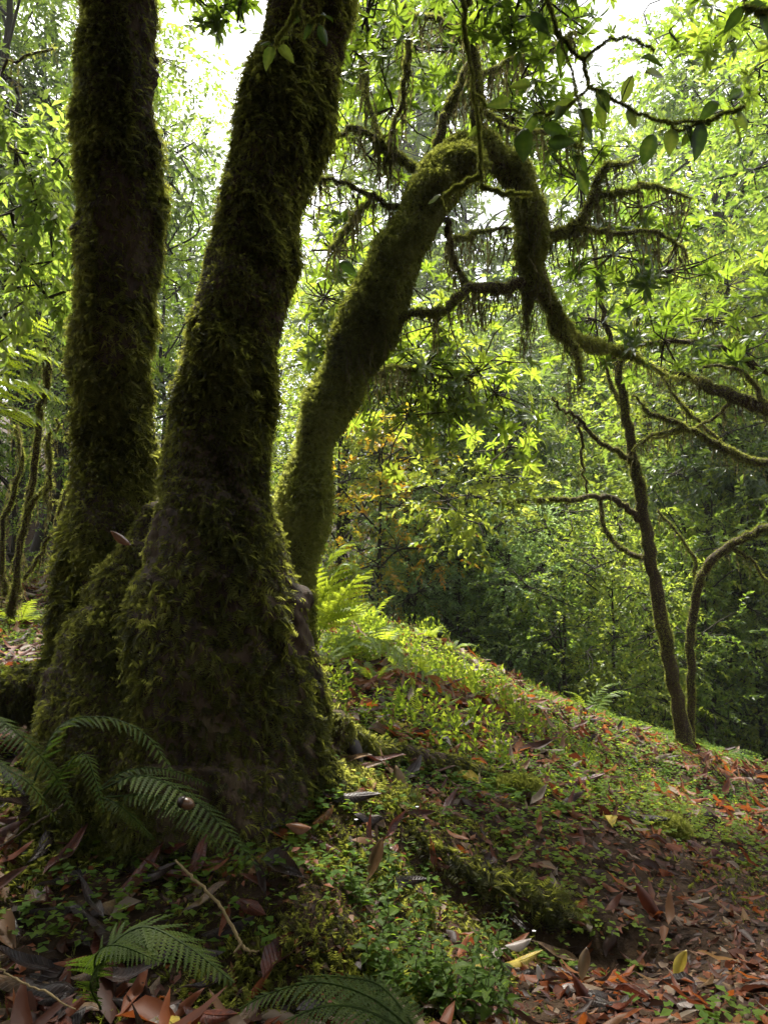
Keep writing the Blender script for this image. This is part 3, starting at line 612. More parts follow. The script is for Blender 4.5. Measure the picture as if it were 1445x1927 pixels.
FOREST = [
 ('airy','forest_tree',335,15,.92,.3,'pale airy tree whose round top shows between the two big trunks'),
 ('airy','forest_tree',50,13,1.15,2.0,'tall pale tree reaching the sky at the upper left corner'),
 ('tall_green','forest_tree',-60,10,.95,1.0,'leafy green tree at the left edge of the photo'),
 ('tall_dark','forest_tree',25,11.5,.72,3.4,'dark evergreen among the pale leaves at the upper left edge'),
 ('tall_dark','forest_tree',1255,16,1.0,1.4,'dark evergreen showing behind the near hanging leaves at upper right'),
 ('rhodo','forest_tree',70,8,.8,.5,'dark glossy bush-like tree low behind the left trunk'),
 ('tall_yellow','forest_tree',640,12,.62,1.3,'yellow-green tree glowing just right of the main trunk'),
 ('tall_yellow','forest_tree',850,14,.72,3.3,'yellow-green tree seen under the arch'),
 ('tall_dark','forest_tree',930,12.5,.62,.2,'dark evergreen with crooked limbs behind the low leafy branch'),
 ('tall_dark','forest_tree',760,13.5,.6,2.2,'dark evergreen left of the gap below the arch'),
 ('airy','forest_tree',1035,19,.85,4.2,'light green airy tree standing over the blue-green shrub'),
 ('airy','forest_tree',1120,26,1.2,1.1,'far pale tree in the bright opening at centre right'),
 ('airy','forest_tree',1010,24,1.0,3.1,'far pale tree left of the bright opening'),
 ('tall_green','forest_tree',1230,22,1.0,4.1,'far green tree right of the bright opening'),
 ('tall_yellow','forest_tree',1330,11,.82,.9,'broad yellow-green tree filling the right side above the gnarled branches'),
 ('tall_yellow','forest_tree',1140,17,.9,2.9,'yellow-green tree behind the hanging tip of the arch'),
 ('tall_dark','forest_tree',1300,33,2.0,5.0,'tall dark tree against the sky at the upper right'),
 ('tall_green','forest_tree',1590,9.5,1.0,2.5,'bright green tree in the upper right corner'),
 ('tall_green','forest_tree',1400,14,1.35,3.9,'green tree behind the right edge'),
 ('tall_green','forest_tree',520,20,.85,5.5,'green tree hidden mostly by the main trunk'),
 ('tall_yellow','forest_tree',160,18,1.0,1.9,'yellow-green tree behind the left trunk'),
 ('tall_green','forest_tree',720,24,1.15,.7,'tall green tree far behind the arched trunk'),
 ('tall_green','forest_tree',930,30,1.1,1.7,'farthest green tree above the valley at centre'),
 ('tall_dark','forest_tree',1600,18,1.2,.1,'dark tree beyond the right edge'),
 ('tall_rhodo','forest_tree',730,32,2.4,.4,'tall broad-whorled tree filling the sky right of the main trunk'),
 ('tall_rhodo','forest_tree',900,33,2.3,2.4,'tall broad-whorled tree rising behind the top of the arch'),
 ('tall_green','forest_tree',110,17,.95,2.6,'full green tree behind the left trunk at the upper left'),
 ('tall_green','forest_tree',1330,30,1.3,2.2,'far green tree high on the right bank')]
for k, n_, u, d, s, r_, lb in FOREST: plant(k, n_, u, d, s, r_, lb)
SHRUBS = [
 ('shrub_yellow',1390,9.5,.95,.4,'yellow-green shrub under the gnarled branches at the right edge'),
 ('shrub_green',1180,10.5,1.0,1.2,'bright green shrub just left of the slender tree'),
 ('shrub_blue',1040,11,1.0,2.1,'blue-green shrub in the middle of the valley'),
 ('shrub_dark',1420,9,.85,3.3,'dark shrub low at the right edge'),
 ('shrub_green',860,8.9,.62,.6,'low green shrub peeping over the upper ridge crest'),
 ('shrub_blue',960,8.6,.66,1.9,'low blue-green shrub just over the middle of the ridge crest'),
 ('shrub_green',1060,8.4,.66,2.7,'low green shrub over the lower ridge crest'),
 ('shrub_yellow',1150,8.2,.6,3.9,'low yellow-green shrub just left of the slender tree foot'),
 ('shrub_green',1230,9.0,.72,5.0,'green shrub right behind the slender tree foot'),
 ('shrub_blue',780,9.0,.66,5.3,'blue-green shrub at the upper end of the ridge'),
 ('shrub_green',1330,8.6,.8,4.4,'green shrub between the slender tree and the right edge'),
 ('shrub_blue',930,10.5,.9,5.1,'blue-green shrub close behind the ridge at centre'),
 ('shrub_dark',820,10.2,.8,.9,'dark shrub over the upper end of the ridge'),
 ('shrub_orange',715,8.6,1.0,1.7,'small orange and yellow shrub right of the arched trunk'),
 ('shrub_yellow',640,9.0,.8,2.6,'yellow-green shrub at the foot of the arched trunk'),
 ('shrub_blue',1110,13,1.1,3.0,'pale blue-green shrub farther down the valley'),
 ('shrub_yellow',1250,14,1.2,3.5,'yellow-green shrub beyond the slender tree'),
 ('shrub_green',20,6.5,.7,4.6,'green shrub low at the left edge'),
 ('shrub_green',330,9,.9,5.6,'green shrub glimpsed between the two big trunks'),
 ('shrub_green',1260,12,1.0,.2,'leafy green shrub behind the foot of the slender tree')]
for k, u, d, s, r_, lb in SHRUBS: plant(k, 'shrub', u, d, s, r_, lb, 'shrubs below the ridge', 'shrub')
for k, (u, d, sc) in enumerate([(770,9.4,.9),(835,9.6,.8),(868,10.8,1.1),(950,11,1.05),(1330,9.2,.9),(1415,9.6,1.0),(300,8.5,1.0)]):
    plant('pole', 'forest_tree', u, d, sc, k*1.7, ('thin dark pole tree in the shade behind the ridge' if u < 1000 and u > 400 else 'thin dark pole tree between the big trunks' if u < 400 else 'thin dark pole tree behind the right-hand shrubs'), ('thin pole trees behind the ridge' if u < 1000 and u > 400 else 'thin pole trees at the right' if u > 1000 else None))
# forest behind the photographer: it closes the sky there and leaves the near trunks in shade
for k, (x, y, s) in enumerate([(-5,-5,1.0),(0,-6,1.1),(5,-6.5,1.0),(-8,-3,1.0)]):
    plant(('tall_dark','tall_green')[k % 2], 'forest_tree', 0, 0, s, k*1.3, ['tree behind the viewer to the left','tree straight behind the viewer','tree behind the viewer to the right','tree beyond the left edge of the view'][k], base=np.array([x, y, 0]))

# ------------------------------------------------------------------ ground cover, litter
def scatter(n, rng, x0=-3.5, x1=6.5, y0=.9, y1=9.5, bias=1.6):
    y = y0 + (y1-y0)*rng.random(n)**bias; x = x0 + (x1-x0)*rng.random(n)
    k = np.abs(x) < y*.62 + .5; return x[k], y[k]
def clear_of_trunk(x, y): return (np.hypot(x+.62, (y-2.62)*1.05) > .36) & (np.hypot(x+1.0, y-2.85) > .3)
def ground_cover():
    rng = np.random.default_rng(21)
    x, y = scatter(75000, rng); P0 = np.stack([x, y, 0*x], -1)
    dens = .45 + .75*vnoise(P0, 2.2, 41) + .5*vnoise(P0, 6, 42) + np.where((y > 2.7) & (x > 0), .25, 0)
    dens += np.clip((y-4)/4, 0, .6) - np.where((y < 2.6), .35, 0) + np.where((y < 2.4) & (x > .5), .45, 0) + np.where((y > 2.2) & (y < 3.7) & (x > .4), .55, 0) - np.where((y < 2.2) & (x < .3), .3, 0) - np.where((x < -.3) & (y < 3), .4, 0)
    k = (rng.random(len(x)) < dens) & clear_of_trunk(x, y); x, y = x[k], y[k]; z = gz(x, y); n = len(x)
    g = Geo(); leaf = fine_leaf(.7, 2, .1, .1); l3 = (leaf[0].reshape(-1, 5, 3)[:, [0, 2, 4]].reshape(-1, 3), np.array([[0,1,4],[0,4,3],[1,2,5],[1,5,4],[3,4,7],[3,7,6],[4,5,8],[4,8,7]]))
    h = rng.uniform(.012, .055, n); tone = np.clip(.5 + .3*vnoise(np.stack([x, y, z], -1), 2.5, 44) + rng.normal(0, .12, n), 0, 1)
    for j in range(5):
        q = rng.random(n) < .85; a = rng.random(n)*6.28; m = q.sum()
        p = np.stack([x, y, z + h*(1-.13*j)], -1)[q] + rng.normal(0, .008, (m, 3))*[1, 1, .3]
        Y = np.stack([np.cos(a), np.sin(a), rng.uniform(-.25, .35, n)], -1)[q]
        inst(g, l3, p, Y, np.tile([0, 0, 1.], (m, 1)) + rdir(rng, m)*.3, rng.uniform(.014, .034, m), tone[q])
    tag(link('ground_cover', g.mesh('ground_cover', M['cover'], False)), 'small round-leaved green ground cover spreading over the slope', 'ground cover', kind='stuff')
    # low moss on soil and along the lit ridge
    x, y = scatter(110000, rng); P0 = np.stack([x, y, 0*x], -1); dens = .0 + .8*vnoise(P0, 3.5, 51) + np.where(y > 5.6, .7, 0) + np.where((y < 2.5) & (x < .3) & (x > -.6), .5, 0)
    k = (rng.random(len(x)) < dens) & clear_of_trunk(x, y); x, y = x[k], y[k]; z = gz(x, y); n = len(x); g = Geo(); pick = rng.integers(0, len(TUFTS), n)
    P = np.stack([x, y, z-.003], -1); Y = np.tile([0, 0, 1.], (n, 1)) + rdir(rng, n)*.8
    for j, t in enumerate(TUFTS):
        q = pick == j; inst(g, t, P[q], Y[q], rdir(rng, q.sum()), rng.uniform(.014, .034, q.sum()), np.clip(rng.normal(.5, .2, q.sum()), 0, 1))
    tag(link('ground_moss', g.mesh('ground_moss', M['coverdry'], False)), 'low yellow-green moss creeping over the soil and the ridge', 'moss', kind='stuff')
ground_cover()
def foot_moss():
    rng = np.random.default_rng(29); n = 60000; x = rng.uniform(-1.3, .75, n); y = rng.uniform(1.2, 2.75, n)
    q = 1.15 - np.hypot((x+.45)/.95, (y-2.5)/.62) + .35*vnoise(np.stack([x, y, 0*x], -1), 6, 33); q = np.maximum(q, 1.2-np.hypot((x+.19)/.3, (y-1.85)/.28)); q = np.maximum(q, .9-np.hypot((x+.11)/.2, (y-1.7)/.16))
    k = (rng.random(n) < q*1.3) & clear_of_trunk(x, y); x, y = x[k], y[k]; n = len(x); N = gnorm(x, y); g = Geo(); pick = rng.integers(0, len(TUFTS), n)
    P = np.stack([x, y, gz(x, y)-.004], -1); Y = nrm(N + rdir(rng, n)*1.1 + [.1, -.5, -.2]); cl = vnoise(P, 13, 34)
    for j, t in enumerate(TUFTS): q = pick == j; inst(g, t, P[q], Y[q], N[q] + rdir(rng, q.sum())*.5, (.026*(1+.5*cl)*rng.uniform(.5, 1.3, n))[q], np.clip(.45+.2*cl+rng.normal(0, .18, n), 0, 1)[q])
    tag(link('foot_moss', g.mesh('foot_moss', M['moss'], False)), 'dark moss spreading from the foot of the big tree over the soil', 'moss', kind='stuff')
foot_moss()
def undergrowth():
    rng = np.random.default_rng(27); n = 9500; x = rng.uniform(-.7, 3.2, n); y = rng.uniform(3.1, 7.4, n)
    w_ = np.exp(-((x-.15-(y-4)*.12)/.75)**2)*np.clip((y-3.1)/.8, 0, 1) + .04; w_ = w_*np.clip(.5 + .9*vnoise(np.stack([x, y, 0*x], -1), 4.5, 77), 0, 1); k = rng.random(n) < w_; x, y = x[k], y[k]; n = len(x); g = Geo(); pick = rng.integers(0, 4, n)
    P = np.stack([x, y, gz(x, y)-.005], -1); Y = np.tile([0, 0, 1.], (n, 1)) + rdir(rng, n)*.55; s = rng.uniform(.05, .2, n)*np.where(x > .9, .5, 1)
    for j in range(4): q = pick == j; inst(g, SPRF[j], P[q], Y[q], rdir(rng, q.sum()), s[q], np.clip(rng.normal(.6, .2, q.sum()), 0, 1))
    tag(link('undergrowth', g.mesh('undergrowth', M['cover'], False)), 'bank of bright green leafy undergrowth right of the big tree foot', 'undergrowth', kind='stuff')
undergrowth()
LEAFV = []
for k in range(8):
    r = random.Random(k); LEAFV.append(fine_leaf(r.uniform(.2, .44), 9, r.uniform(-.5, .35), r.uniform(-.3, .5), r.uniform(-1.6, 1.6), .45, r.uniform(-.5, 1.5), r.uniform(0, .09), r.uniform(0, .05)))
def litter():
    rng = np.random.default_rng(22)
    x, y = scatter(42000, rng, -3.2, 6.5, .95, 9, 1.5); P0 = np.stack([x, y, 0*x], -1)
    dens = .85 + .4*vnoise(P0, 2.0, 61) - np.where(y > 6.0, .35, 0) - np.where(y > 3.0, .12, 0) - np.where((x > .5) & (y < 2.15), .12, 0) - np.where((x > -.25) & (x < .35) & (y < 2.2), .5, 0) - np.where((x > -.9) & (x < .1) & (y > 1.75) & (y < 2.5), .4, 0)
    k = (rng.random(len(x)) < dens) & clear_of_trunk(x, y); x, y = x[k], y[k]; n = len(x); z = gz(x, y)
    L = rng.uniform(.04, .15, n)*np.where(rng.random(n) < .25, 1.25, 1); L = np.where((x < -.2) & (y < 2.4), L*1.08, L); L = np.where((x > .1) & (y < 3), L*.66, L); L = np.where((x > .5) & (y < 2.3), L*.85, L)
    N = gnorm(x, y); a = rng.random(n)*6.28
    D = np.stack([np.cos(a), np.sin(a), rng.normal(0, .22, n)], -1); D = nrm(D - N*(D*N).sum(-1, keepdims=True) + N*rng.normal(.02, .075, (n, 1)))
    P = np.stack([x, y, z + rng.uniform(.006, .028, n)], -1); Z = nrm(N + rdir(rng, n)*.28)
    u, v, d = proj(P); inside = (u > 15) & (u < 1430) & (v < 1905) & (v > 1150) & (d > 1.0)
    size = np.where(inside, L/d, 0); big = np.argsort(-size)[:270]; rest = np.setdiff1d(np.arange(n), big)
    g = Geo(); pick = rng.integers(0, 8, n)
    coarse = []
    for tv, tf, _ in LEAFV:
        c = tv.reshape(-1, 5, 3)[[0, 3, 5, 7, 9]][:, [0, 2, 4]].reshape(-1, 3); f = []
        for i in range(4):
            for j in range(2): q = i*3+j; f += [[q, q+1, q+4], [q, q+4, q+3]]
        coarse.append((c, np.array(f)))
    for j in range(8):
        q = rest[pick[rest] == j]; inst(g, coarse[j], P[q], D[q], Z[q], L[q], rng.random(len(q))**1.35)
    xs, ys = scatter(26000, rng, -1.6, 2.6, .95, 4, 1.3); k = clear_of_trunk(xs, ys); xs, ys = xs[k], ys[k]; m = len(xs)
    a = rng.random(m)*6.28; inst(g, tri_leaf(.1, .5, .4, .2), np.stack([xs, ys, gz(xs, ys)+rng.uniform(.002, .014, m)], -1), np.stack([np.cos(a), np.sin(a), rng.normal(0, .4, m)], -1), np.tile([0, 0, 1.], (m, 1)) + rdir(rng, m)*.6, rng.uniform(.008, .035, m), rng.random(m)**2*.9)
    tag(link('leaf_litter', g.mesh('leaf_litter', M['litter'])), 'carpet of small brown and red fallen leaves over the slope', 'leaf litter', kind='stuff')
    cols = list(DEAD); cache = {}
    w_ = np.array([.45, .3, .07, .09, .05, .04])
    for i in big:
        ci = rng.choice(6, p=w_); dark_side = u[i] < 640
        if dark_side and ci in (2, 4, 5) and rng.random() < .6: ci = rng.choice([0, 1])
        c = cols[ci]; j = int(pick[i]); key = (c, j)
        if key not in cache:
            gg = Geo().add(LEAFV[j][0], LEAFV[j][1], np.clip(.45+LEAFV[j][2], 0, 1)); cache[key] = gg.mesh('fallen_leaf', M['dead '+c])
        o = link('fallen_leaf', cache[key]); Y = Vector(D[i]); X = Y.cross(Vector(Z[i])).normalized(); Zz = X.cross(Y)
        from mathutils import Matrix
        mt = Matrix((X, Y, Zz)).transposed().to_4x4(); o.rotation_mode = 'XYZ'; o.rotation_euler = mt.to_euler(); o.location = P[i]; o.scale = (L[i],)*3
        place = ('on the dark soil left of the big tree' if u[i] < 330 else 'in the shade below the big tree foot' if u[i] < 640 else
                 'on the bare soil at the lower right' if v[i] > 1690 and u[i] > 980 else 'below the long mossy root' if v[i] > 1640 else 'on the open slope right of the root')
        sz = 'long' if L[i] > .14 else 'short' if L[i] < .09 else 'narrow'
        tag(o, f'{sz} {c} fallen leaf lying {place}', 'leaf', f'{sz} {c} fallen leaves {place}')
litter()

# ------------------------------------------------------------------ ferns
def frond_geo(L, rng, npin=18, wide=.32, arch=.5, lean=.4, az=0., side=0., origin=(0, 0, 0), bare=.18, pinw=.2, path=None):
    g = Geo()
    if path is not None: P = crom(np.array(path), 8)
    else:
        t = np.linspace(0, 1, 14); h = np.sin(lean)*t - arch*t*t; r = np.cos(lean)*t*(1-.12*t)
        d = np.array([math.cos(az), math.sin(az), 0]); s = np.array([-d[1], d[0], 0])
        P = np.asarray(origin) + L*(r[:, None]*d + h[:, None]*[0, 0, 1] + (side*t*t)[:, None]*s)
    ln = np.concatenate([[0], np.cumsum(np.linalg.norm(np.diff(P, axis=0), axis=1))]); L = ln[-1]
    tube(g, P, np.linspace(.0028, .0008, len(P)), 4, .15, cap=False)
    T = nrm(np.gradient(P, axis=0)); S = nrm(np.cross(T, [0, 0, 1.])); U = np.cross(S, T)
    nb = 9
    for k in range(npin):
        q = bare + (1-bare)*(k+.5)/npin; i = q*L; p = np.array([np.interp(i, ln, P[:, a]) for a in range(3)])
        tt = nrm(np.array([np.interp(i, ln, T[:, a]) for a in range(3)])); ss = nrm(np.array([np.interp(i, ln, S[:, a]) for a in range(3)])); uu = nrm(np.array([np.interp(i, ln, U[:, a]) for a in range(3)]))
        e = (q-bare)/(1-bare); pl = L*wide*(min(1, .55+e*1.6) if e < .3 else 1)*(1-e)**.75*1.05 + .004
        for sg in (-1, 1):
            dr = nrm(ss*sg + tt*(.35+.4*e) + uu*rng.normal(-.12, .1)); pw = max(L*wide*pinw*(1-e*.5), .004)
            v = []; f = []; m = nb*2
            ax = np.linspace(0, 1, m+1); hw = pw*(1-ax)**.55*np.where(np.arange(m+1) % 2, 1, .25); hw[-1] = .0004
            c = p + (ax*pl)[:, None]*dr - (ax**2*pl*.18)[:, None]*uu
            sd_ = nrm(np.cross(dr, uu))
            fw = dr*pw*.25
            A = c - sd_*hw[:, None]/1 + fw*(np.arange(m+1) % 2)[:, None]; B = c + sd_*hw[:, None] + fw*(np.arange(m+1) % 2)[:, None]
            V = np.concatenate([A - uu*pw*.12, c, B - uu*pw*.12]); n1 = m+1; i_ = np.arange(m)
            F_ = np.concatenate([np.stack(x, -1) for x in [(i_, i_+1, n1+i_+1), (i_, n1+i_+1, n1+i_), (n1+i_, n1+i_+1, 2*n1+i_+1), (n1+i_, 2*n1+i_+1, 2*n1+i_)]])
            g.add(V, F_, np.clip(.5 + rng.normal(0, .12), 0, 1))
    return g
def fern(label, paths, mat, seed, npin=26, wide=.17, group='ferns on the forest floor', name='fern', pinw=.12, bare=.12):
    rng = np.random.default_rng(seed); W = [np.array([at(*p) for p in pp]) for pp in paths]
    root = empty(name, W[0][0], label, 'fern', group)
    for P in W: part('frond', frond_geo(1, rng, npin, wide, path=P, pinw=pinw, bare=bare), mat, root, False)
    return root
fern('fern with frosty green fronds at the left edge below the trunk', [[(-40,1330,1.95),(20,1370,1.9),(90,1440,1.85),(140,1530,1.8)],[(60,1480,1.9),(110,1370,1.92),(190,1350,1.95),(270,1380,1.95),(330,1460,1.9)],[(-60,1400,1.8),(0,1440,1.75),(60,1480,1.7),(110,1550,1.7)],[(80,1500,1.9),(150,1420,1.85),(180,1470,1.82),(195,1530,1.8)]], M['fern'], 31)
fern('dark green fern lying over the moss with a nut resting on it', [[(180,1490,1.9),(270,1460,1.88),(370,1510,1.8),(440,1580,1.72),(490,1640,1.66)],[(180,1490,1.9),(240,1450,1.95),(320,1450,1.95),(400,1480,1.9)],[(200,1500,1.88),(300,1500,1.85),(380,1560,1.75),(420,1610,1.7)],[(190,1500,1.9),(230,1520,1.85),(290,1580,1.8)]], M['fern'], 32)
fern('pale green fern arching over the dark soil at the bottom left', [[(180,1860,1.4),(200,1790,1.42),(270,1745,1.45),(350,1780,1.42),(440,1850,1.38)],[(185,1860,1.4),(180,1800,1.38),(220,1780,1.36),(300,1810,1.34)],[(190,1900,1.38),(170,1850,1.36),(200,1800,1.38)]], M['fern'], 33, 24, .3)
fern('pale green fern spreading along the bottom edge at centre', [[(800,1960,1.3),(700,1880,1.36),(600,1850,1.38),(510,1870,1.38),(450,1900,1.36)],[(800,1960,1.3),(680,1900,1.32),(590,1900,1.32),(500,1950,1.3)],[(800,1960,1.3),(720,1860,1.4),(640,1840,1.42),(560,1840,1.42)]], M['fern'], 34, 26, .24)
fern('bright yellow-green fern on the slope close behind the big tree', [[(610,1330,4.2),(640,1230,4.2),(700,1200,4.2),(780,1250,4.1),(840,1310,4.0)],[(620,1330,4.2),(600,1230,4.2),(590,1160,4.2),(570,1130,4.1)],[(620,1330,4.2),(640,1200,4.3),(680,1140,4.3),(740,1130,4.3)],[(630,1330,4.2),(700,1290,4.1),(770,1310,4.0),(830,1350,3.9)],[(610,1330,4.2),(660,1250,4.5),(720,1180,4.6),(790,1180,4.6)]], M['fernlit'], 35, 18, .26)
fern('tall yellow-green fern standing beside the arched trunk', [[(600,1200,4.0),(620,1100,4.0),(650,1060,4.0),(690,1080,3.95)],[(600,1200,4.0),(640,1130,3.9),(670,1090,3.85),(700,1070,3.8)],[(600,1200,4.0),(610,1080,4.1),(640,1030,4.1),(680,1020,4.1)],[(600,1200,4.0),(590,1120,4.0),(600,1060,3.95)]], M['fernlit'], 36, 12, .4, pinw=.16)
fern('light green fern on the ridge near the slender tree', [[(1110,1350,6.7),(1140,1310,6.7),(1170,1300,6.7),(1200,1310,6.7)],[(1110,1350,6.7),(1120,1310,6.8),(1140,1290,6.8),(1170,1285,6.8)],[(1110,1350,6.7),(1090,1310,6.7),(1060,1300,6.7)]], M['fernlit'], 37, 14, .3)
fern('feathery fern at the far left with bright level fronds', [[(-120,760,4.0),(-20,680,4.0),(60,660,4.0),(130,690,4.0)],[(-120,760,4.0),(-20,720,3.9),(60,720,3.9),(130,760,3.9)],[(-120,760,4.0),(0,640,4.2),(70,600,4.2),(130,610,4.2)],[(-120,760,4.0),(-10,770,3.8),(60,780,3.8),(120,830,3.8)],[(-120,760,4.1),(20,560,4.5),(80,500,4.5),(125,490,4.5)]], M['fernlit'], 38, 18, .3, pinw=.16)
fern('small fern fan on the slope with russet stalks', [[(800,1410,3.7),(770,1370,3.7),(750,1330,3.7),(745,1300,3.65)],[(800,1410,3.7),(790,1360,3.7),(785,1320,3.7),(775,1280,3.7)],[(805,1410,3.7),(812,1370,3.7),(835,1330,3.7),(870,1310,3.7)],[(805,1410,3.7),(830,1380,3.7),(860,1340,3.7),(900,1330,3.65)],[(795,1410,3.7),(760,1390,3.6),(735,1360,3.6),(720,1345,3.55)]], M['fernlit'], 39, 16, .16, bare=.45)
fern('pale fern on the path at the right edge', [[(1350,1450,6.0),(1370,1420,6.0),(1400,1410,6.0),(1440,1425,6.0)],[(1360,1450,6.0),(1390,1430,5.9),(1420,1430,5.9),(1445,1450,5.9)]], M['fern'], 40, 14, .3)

def fern_clump(label, u, v, d, L, n, seed, mat='fernlit'):
    rng = np.random.default_rng(seed); p = at(u, v, d); p = gpt(p[0], p[1]); root = empty('fern', p, label, 'fern', 'ferns on the forest floor')
    for k in range(n): part('frond', frond_geo(L*rng.uniform(.7, 1.1), rng, 20, .26, rng.uniform(.4, .7), rng.uniform(.7, 1.15), k*2*PI/n + rng.normal(0, .3), rng.normal(0, .15), p, .15, .13), M[mat], root, False)
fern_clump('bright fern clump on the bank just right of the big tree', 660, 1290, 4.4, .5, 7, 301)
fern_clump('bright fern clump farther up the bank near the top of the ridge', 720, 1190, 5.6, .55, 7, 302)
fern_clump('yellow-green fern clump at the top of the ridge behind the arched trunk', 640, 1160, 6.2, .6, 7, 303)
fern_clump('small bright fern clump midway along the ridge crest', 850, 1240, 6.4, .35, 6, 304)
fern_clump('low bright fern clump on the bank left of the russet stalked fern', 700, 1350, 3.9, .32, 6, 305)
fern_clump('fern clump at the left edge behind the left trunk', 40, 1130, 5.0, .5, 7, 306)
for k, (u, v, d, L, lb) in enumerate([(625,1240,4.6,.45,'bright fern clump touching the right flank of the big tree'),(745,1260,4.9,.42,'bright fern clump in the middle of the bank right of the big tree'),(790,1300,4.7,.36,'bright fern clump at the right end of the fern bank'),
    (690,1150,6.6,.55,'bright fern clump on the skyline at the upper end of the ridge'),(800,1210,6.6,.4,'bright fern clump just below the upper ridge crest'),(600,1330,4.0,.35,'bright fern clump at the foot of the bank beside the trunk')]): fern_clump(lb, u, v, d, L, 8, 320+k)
# ------------------------------------------------------------------ herbs in the foreground
def herb_mesh(seed, H):
    rng = np.random.default_rng(seed); s = Geo(); l = Geo(); n = 7; t = np.linspace(0, 1, n)
    P = np.stack([np.cumsum(rng.normal(0, .06, n))*H, np.cumsum(rng.normal(0, .06, n))*H, t*H], -1); P -= P[0]; tube(s, P, np.linspace(.0022, .001, n), 4, .5)
    leaf = fine_leaf(.46, 6, .35, .18, 0, .38, 0, .06)
    for k in range(1, n):
        a0 = rng.normal(0, .25) + (k % 2)*PI/2
        for a in (a0, a0+PI):
            q = k/(n-1); L = H*(.36 if q < .7 else .26 if q < .95 else .16)*rng.uniform(.8, 1.15); d = np.array([[math.cos(a), math.sin(a), .25+.5*q*q]])
            inst(l, leaf, P[k][None], d, np.array([[0, 0, 1.]]) + rng.normal(0, .15, (1, 3)), L, np.clip(rng.normal(.5, .15), 0, 1))
    return s.mesh('stem', M['stem']), l.mesh('foliage', M['herb'], False)
HERB = [herb_mesh(200+k, h) for k, h in enumerate((.11, .13, .15, .1))]
def herbs():
    rng = np.random.default_rng(23)
    spots = []
    for k in range(64):
        u = rng.uniform(690, 985); v = 1930 - abs(rng.normal(0, 1))*95
        if v < 1720: v = rng.uniform(1760, 1900)
        spots.append((u, v, 'leafy green herb in the dense clump at the bottom centre', 'leafy herbs clumped at the bottom centre'))
    for k in range(12): spots.append((rng.uniform(665, 760), rng.uniform(1640, 1760), 'leafy green herb growing up beside the moss mound', 'leafy herbs beside the moss mound'))
    for k in range(14): spots.append((rng.uniform(640, 860), rng.uniform(1330, 1420), 'bright green seedling on the slope behind the root', 'seedlings on the slope behind the root'))
    for k in range(8): spots.append((rng.uniform(1120, 1300), rng.uniform(1420, 1500), 'light green seedling in the middle of the open slope', 'seedlings in the middle of the slope'))
    for u, v, lb, gp in spots:
        p = on_ground(u, v); i = int(rng.integers(0, 4)); sc = rng.uniform(.55, 1.0)
        o = empty('leafy_herb', p - [0, 0, .005], lb, 'plant', gp); o.rotation_euler = (rng.normal(0, .12), rng.normal(0, .12), rng.uniform(0, 6.28)); o.scale = (sc,)*3
        for nm, me in zip(('stem', 'foliage'), HERB[i]): link(nm, me, o)
herbs()

# ------------------------------------------------------------------ moss mounds
def mound(label, u, v, d, rx, ry, rz, seed, n, mat='moss'):
    rng = np.random.default_rng(seed); a = np.linspace(0, 2*PI, 28, endpoint=False); e = np.linspace(-.35, 1.45, 12); V = []
    c = at(u, v, d); c = gpt(c[0], c[1]) - [0, 0, rz*.15]
    for q in e:
        for b in a: V.append([math.cos(b)*math.cos(q)*rx, math.sin(b)*math.cos(q)*ry, math.sin(q)*rz])
    V = np.array(V); V = V*(1 + .2*vnoise(V, 22, seed) + .2*vnoise(V, 5/max(rx, ry)*.6, seed+1))[:, None] + c; f = []; m = 28
    for i in range(11):
        for j in range(m): k = i*m+j; k2 = i*m+(j+1) % m; f += [[k, k2, k2+m], [k, k2+m, k+m]]
    f = np.array(f); root = empty('moss_mound', c, label, 'moss mound', 'moss mounds')
    part('soil_core', Geo().add(V, f), M['soil'], root); g = Geo(); moss_on(g, V, f, n, .024, rng, down=.25); part('moss', g, M[mat], root, False)
mound('small golden moss cushion among the leaves on the slope', 1255, 1605, 3.2, .06, .05, .03, 73, 1500, 'moss_gold')
mound('mossy lump on the slope above the long root', 950, 1480, 3.12, .12, .06, .035, 76, 2500, 'moss_gold')

# ------------------------------------------------------------------ overhanging twigs with broad leaves, close to the camera
def hanging_branch(label, twigs, lv, seed, mat='near', wide=.44):
    rng = np.random.default_rng(seed); root = empty('overhanging_branch', px_path(twigs[0], 1)[0][0], label, 'branch', 'branches hanging in from above')
    mg = Geo(); TP = []
    for p in twigs:
        P, R = px_path(p, 6); R = R*.45; P += rng.normal(0, .003, P.shape); g = Geo(); tube(g, P, R, 6, rough=.15, rng=rng); TP.append(P); part('twig', g, M['bark'], root)
        v, f, _ = g.arr(); moss_on(mg, v, f, int(700*len(P)/6*R.mean()*700), .007, rng, down=.3); hang_on(mg, P, len(P)*2, .05, rng, .004)
    part('moss', mg, M['moss_gold'], root, False)
    for u, v, d, L, ang, tone in lv:
        g = Geo(); t = fine_leaf(wide*rng.uniform(.85, 1.15), 11, rng.uniform(.05, .5), rng.uniform(.05, .35), rng.uniform(-.9, .9), .4, rng.uniform(-.2, .4), .05, .015)
        dr = np.array([math.cos(ang), rng.normal(0, .3), math.sin(ang)]); face = np.array([rng.normal(0, .35), -1, rng.normal(.35, .35)])
        inst(g, t, at(u, v, d)[None], dr[None], face[None], 0.92*L*d/F, max(0, tone-.1)); b = at(u, v, d); AP = np.concatenate(TP); q = AP[np.argmin(np.linalg.norm(AP-b, axis=1))]
        if np.linalg.norm(q-b) < .3: tube(g, crom(np.array([q, (q+b)/2 + [0, 0, .006], b, b + nrm(dr)*.004]), 3), .0012, 4, .3, cap=False)
        part('leaf', g, M[mat], root)
def A(deg): return math.radians(deg)
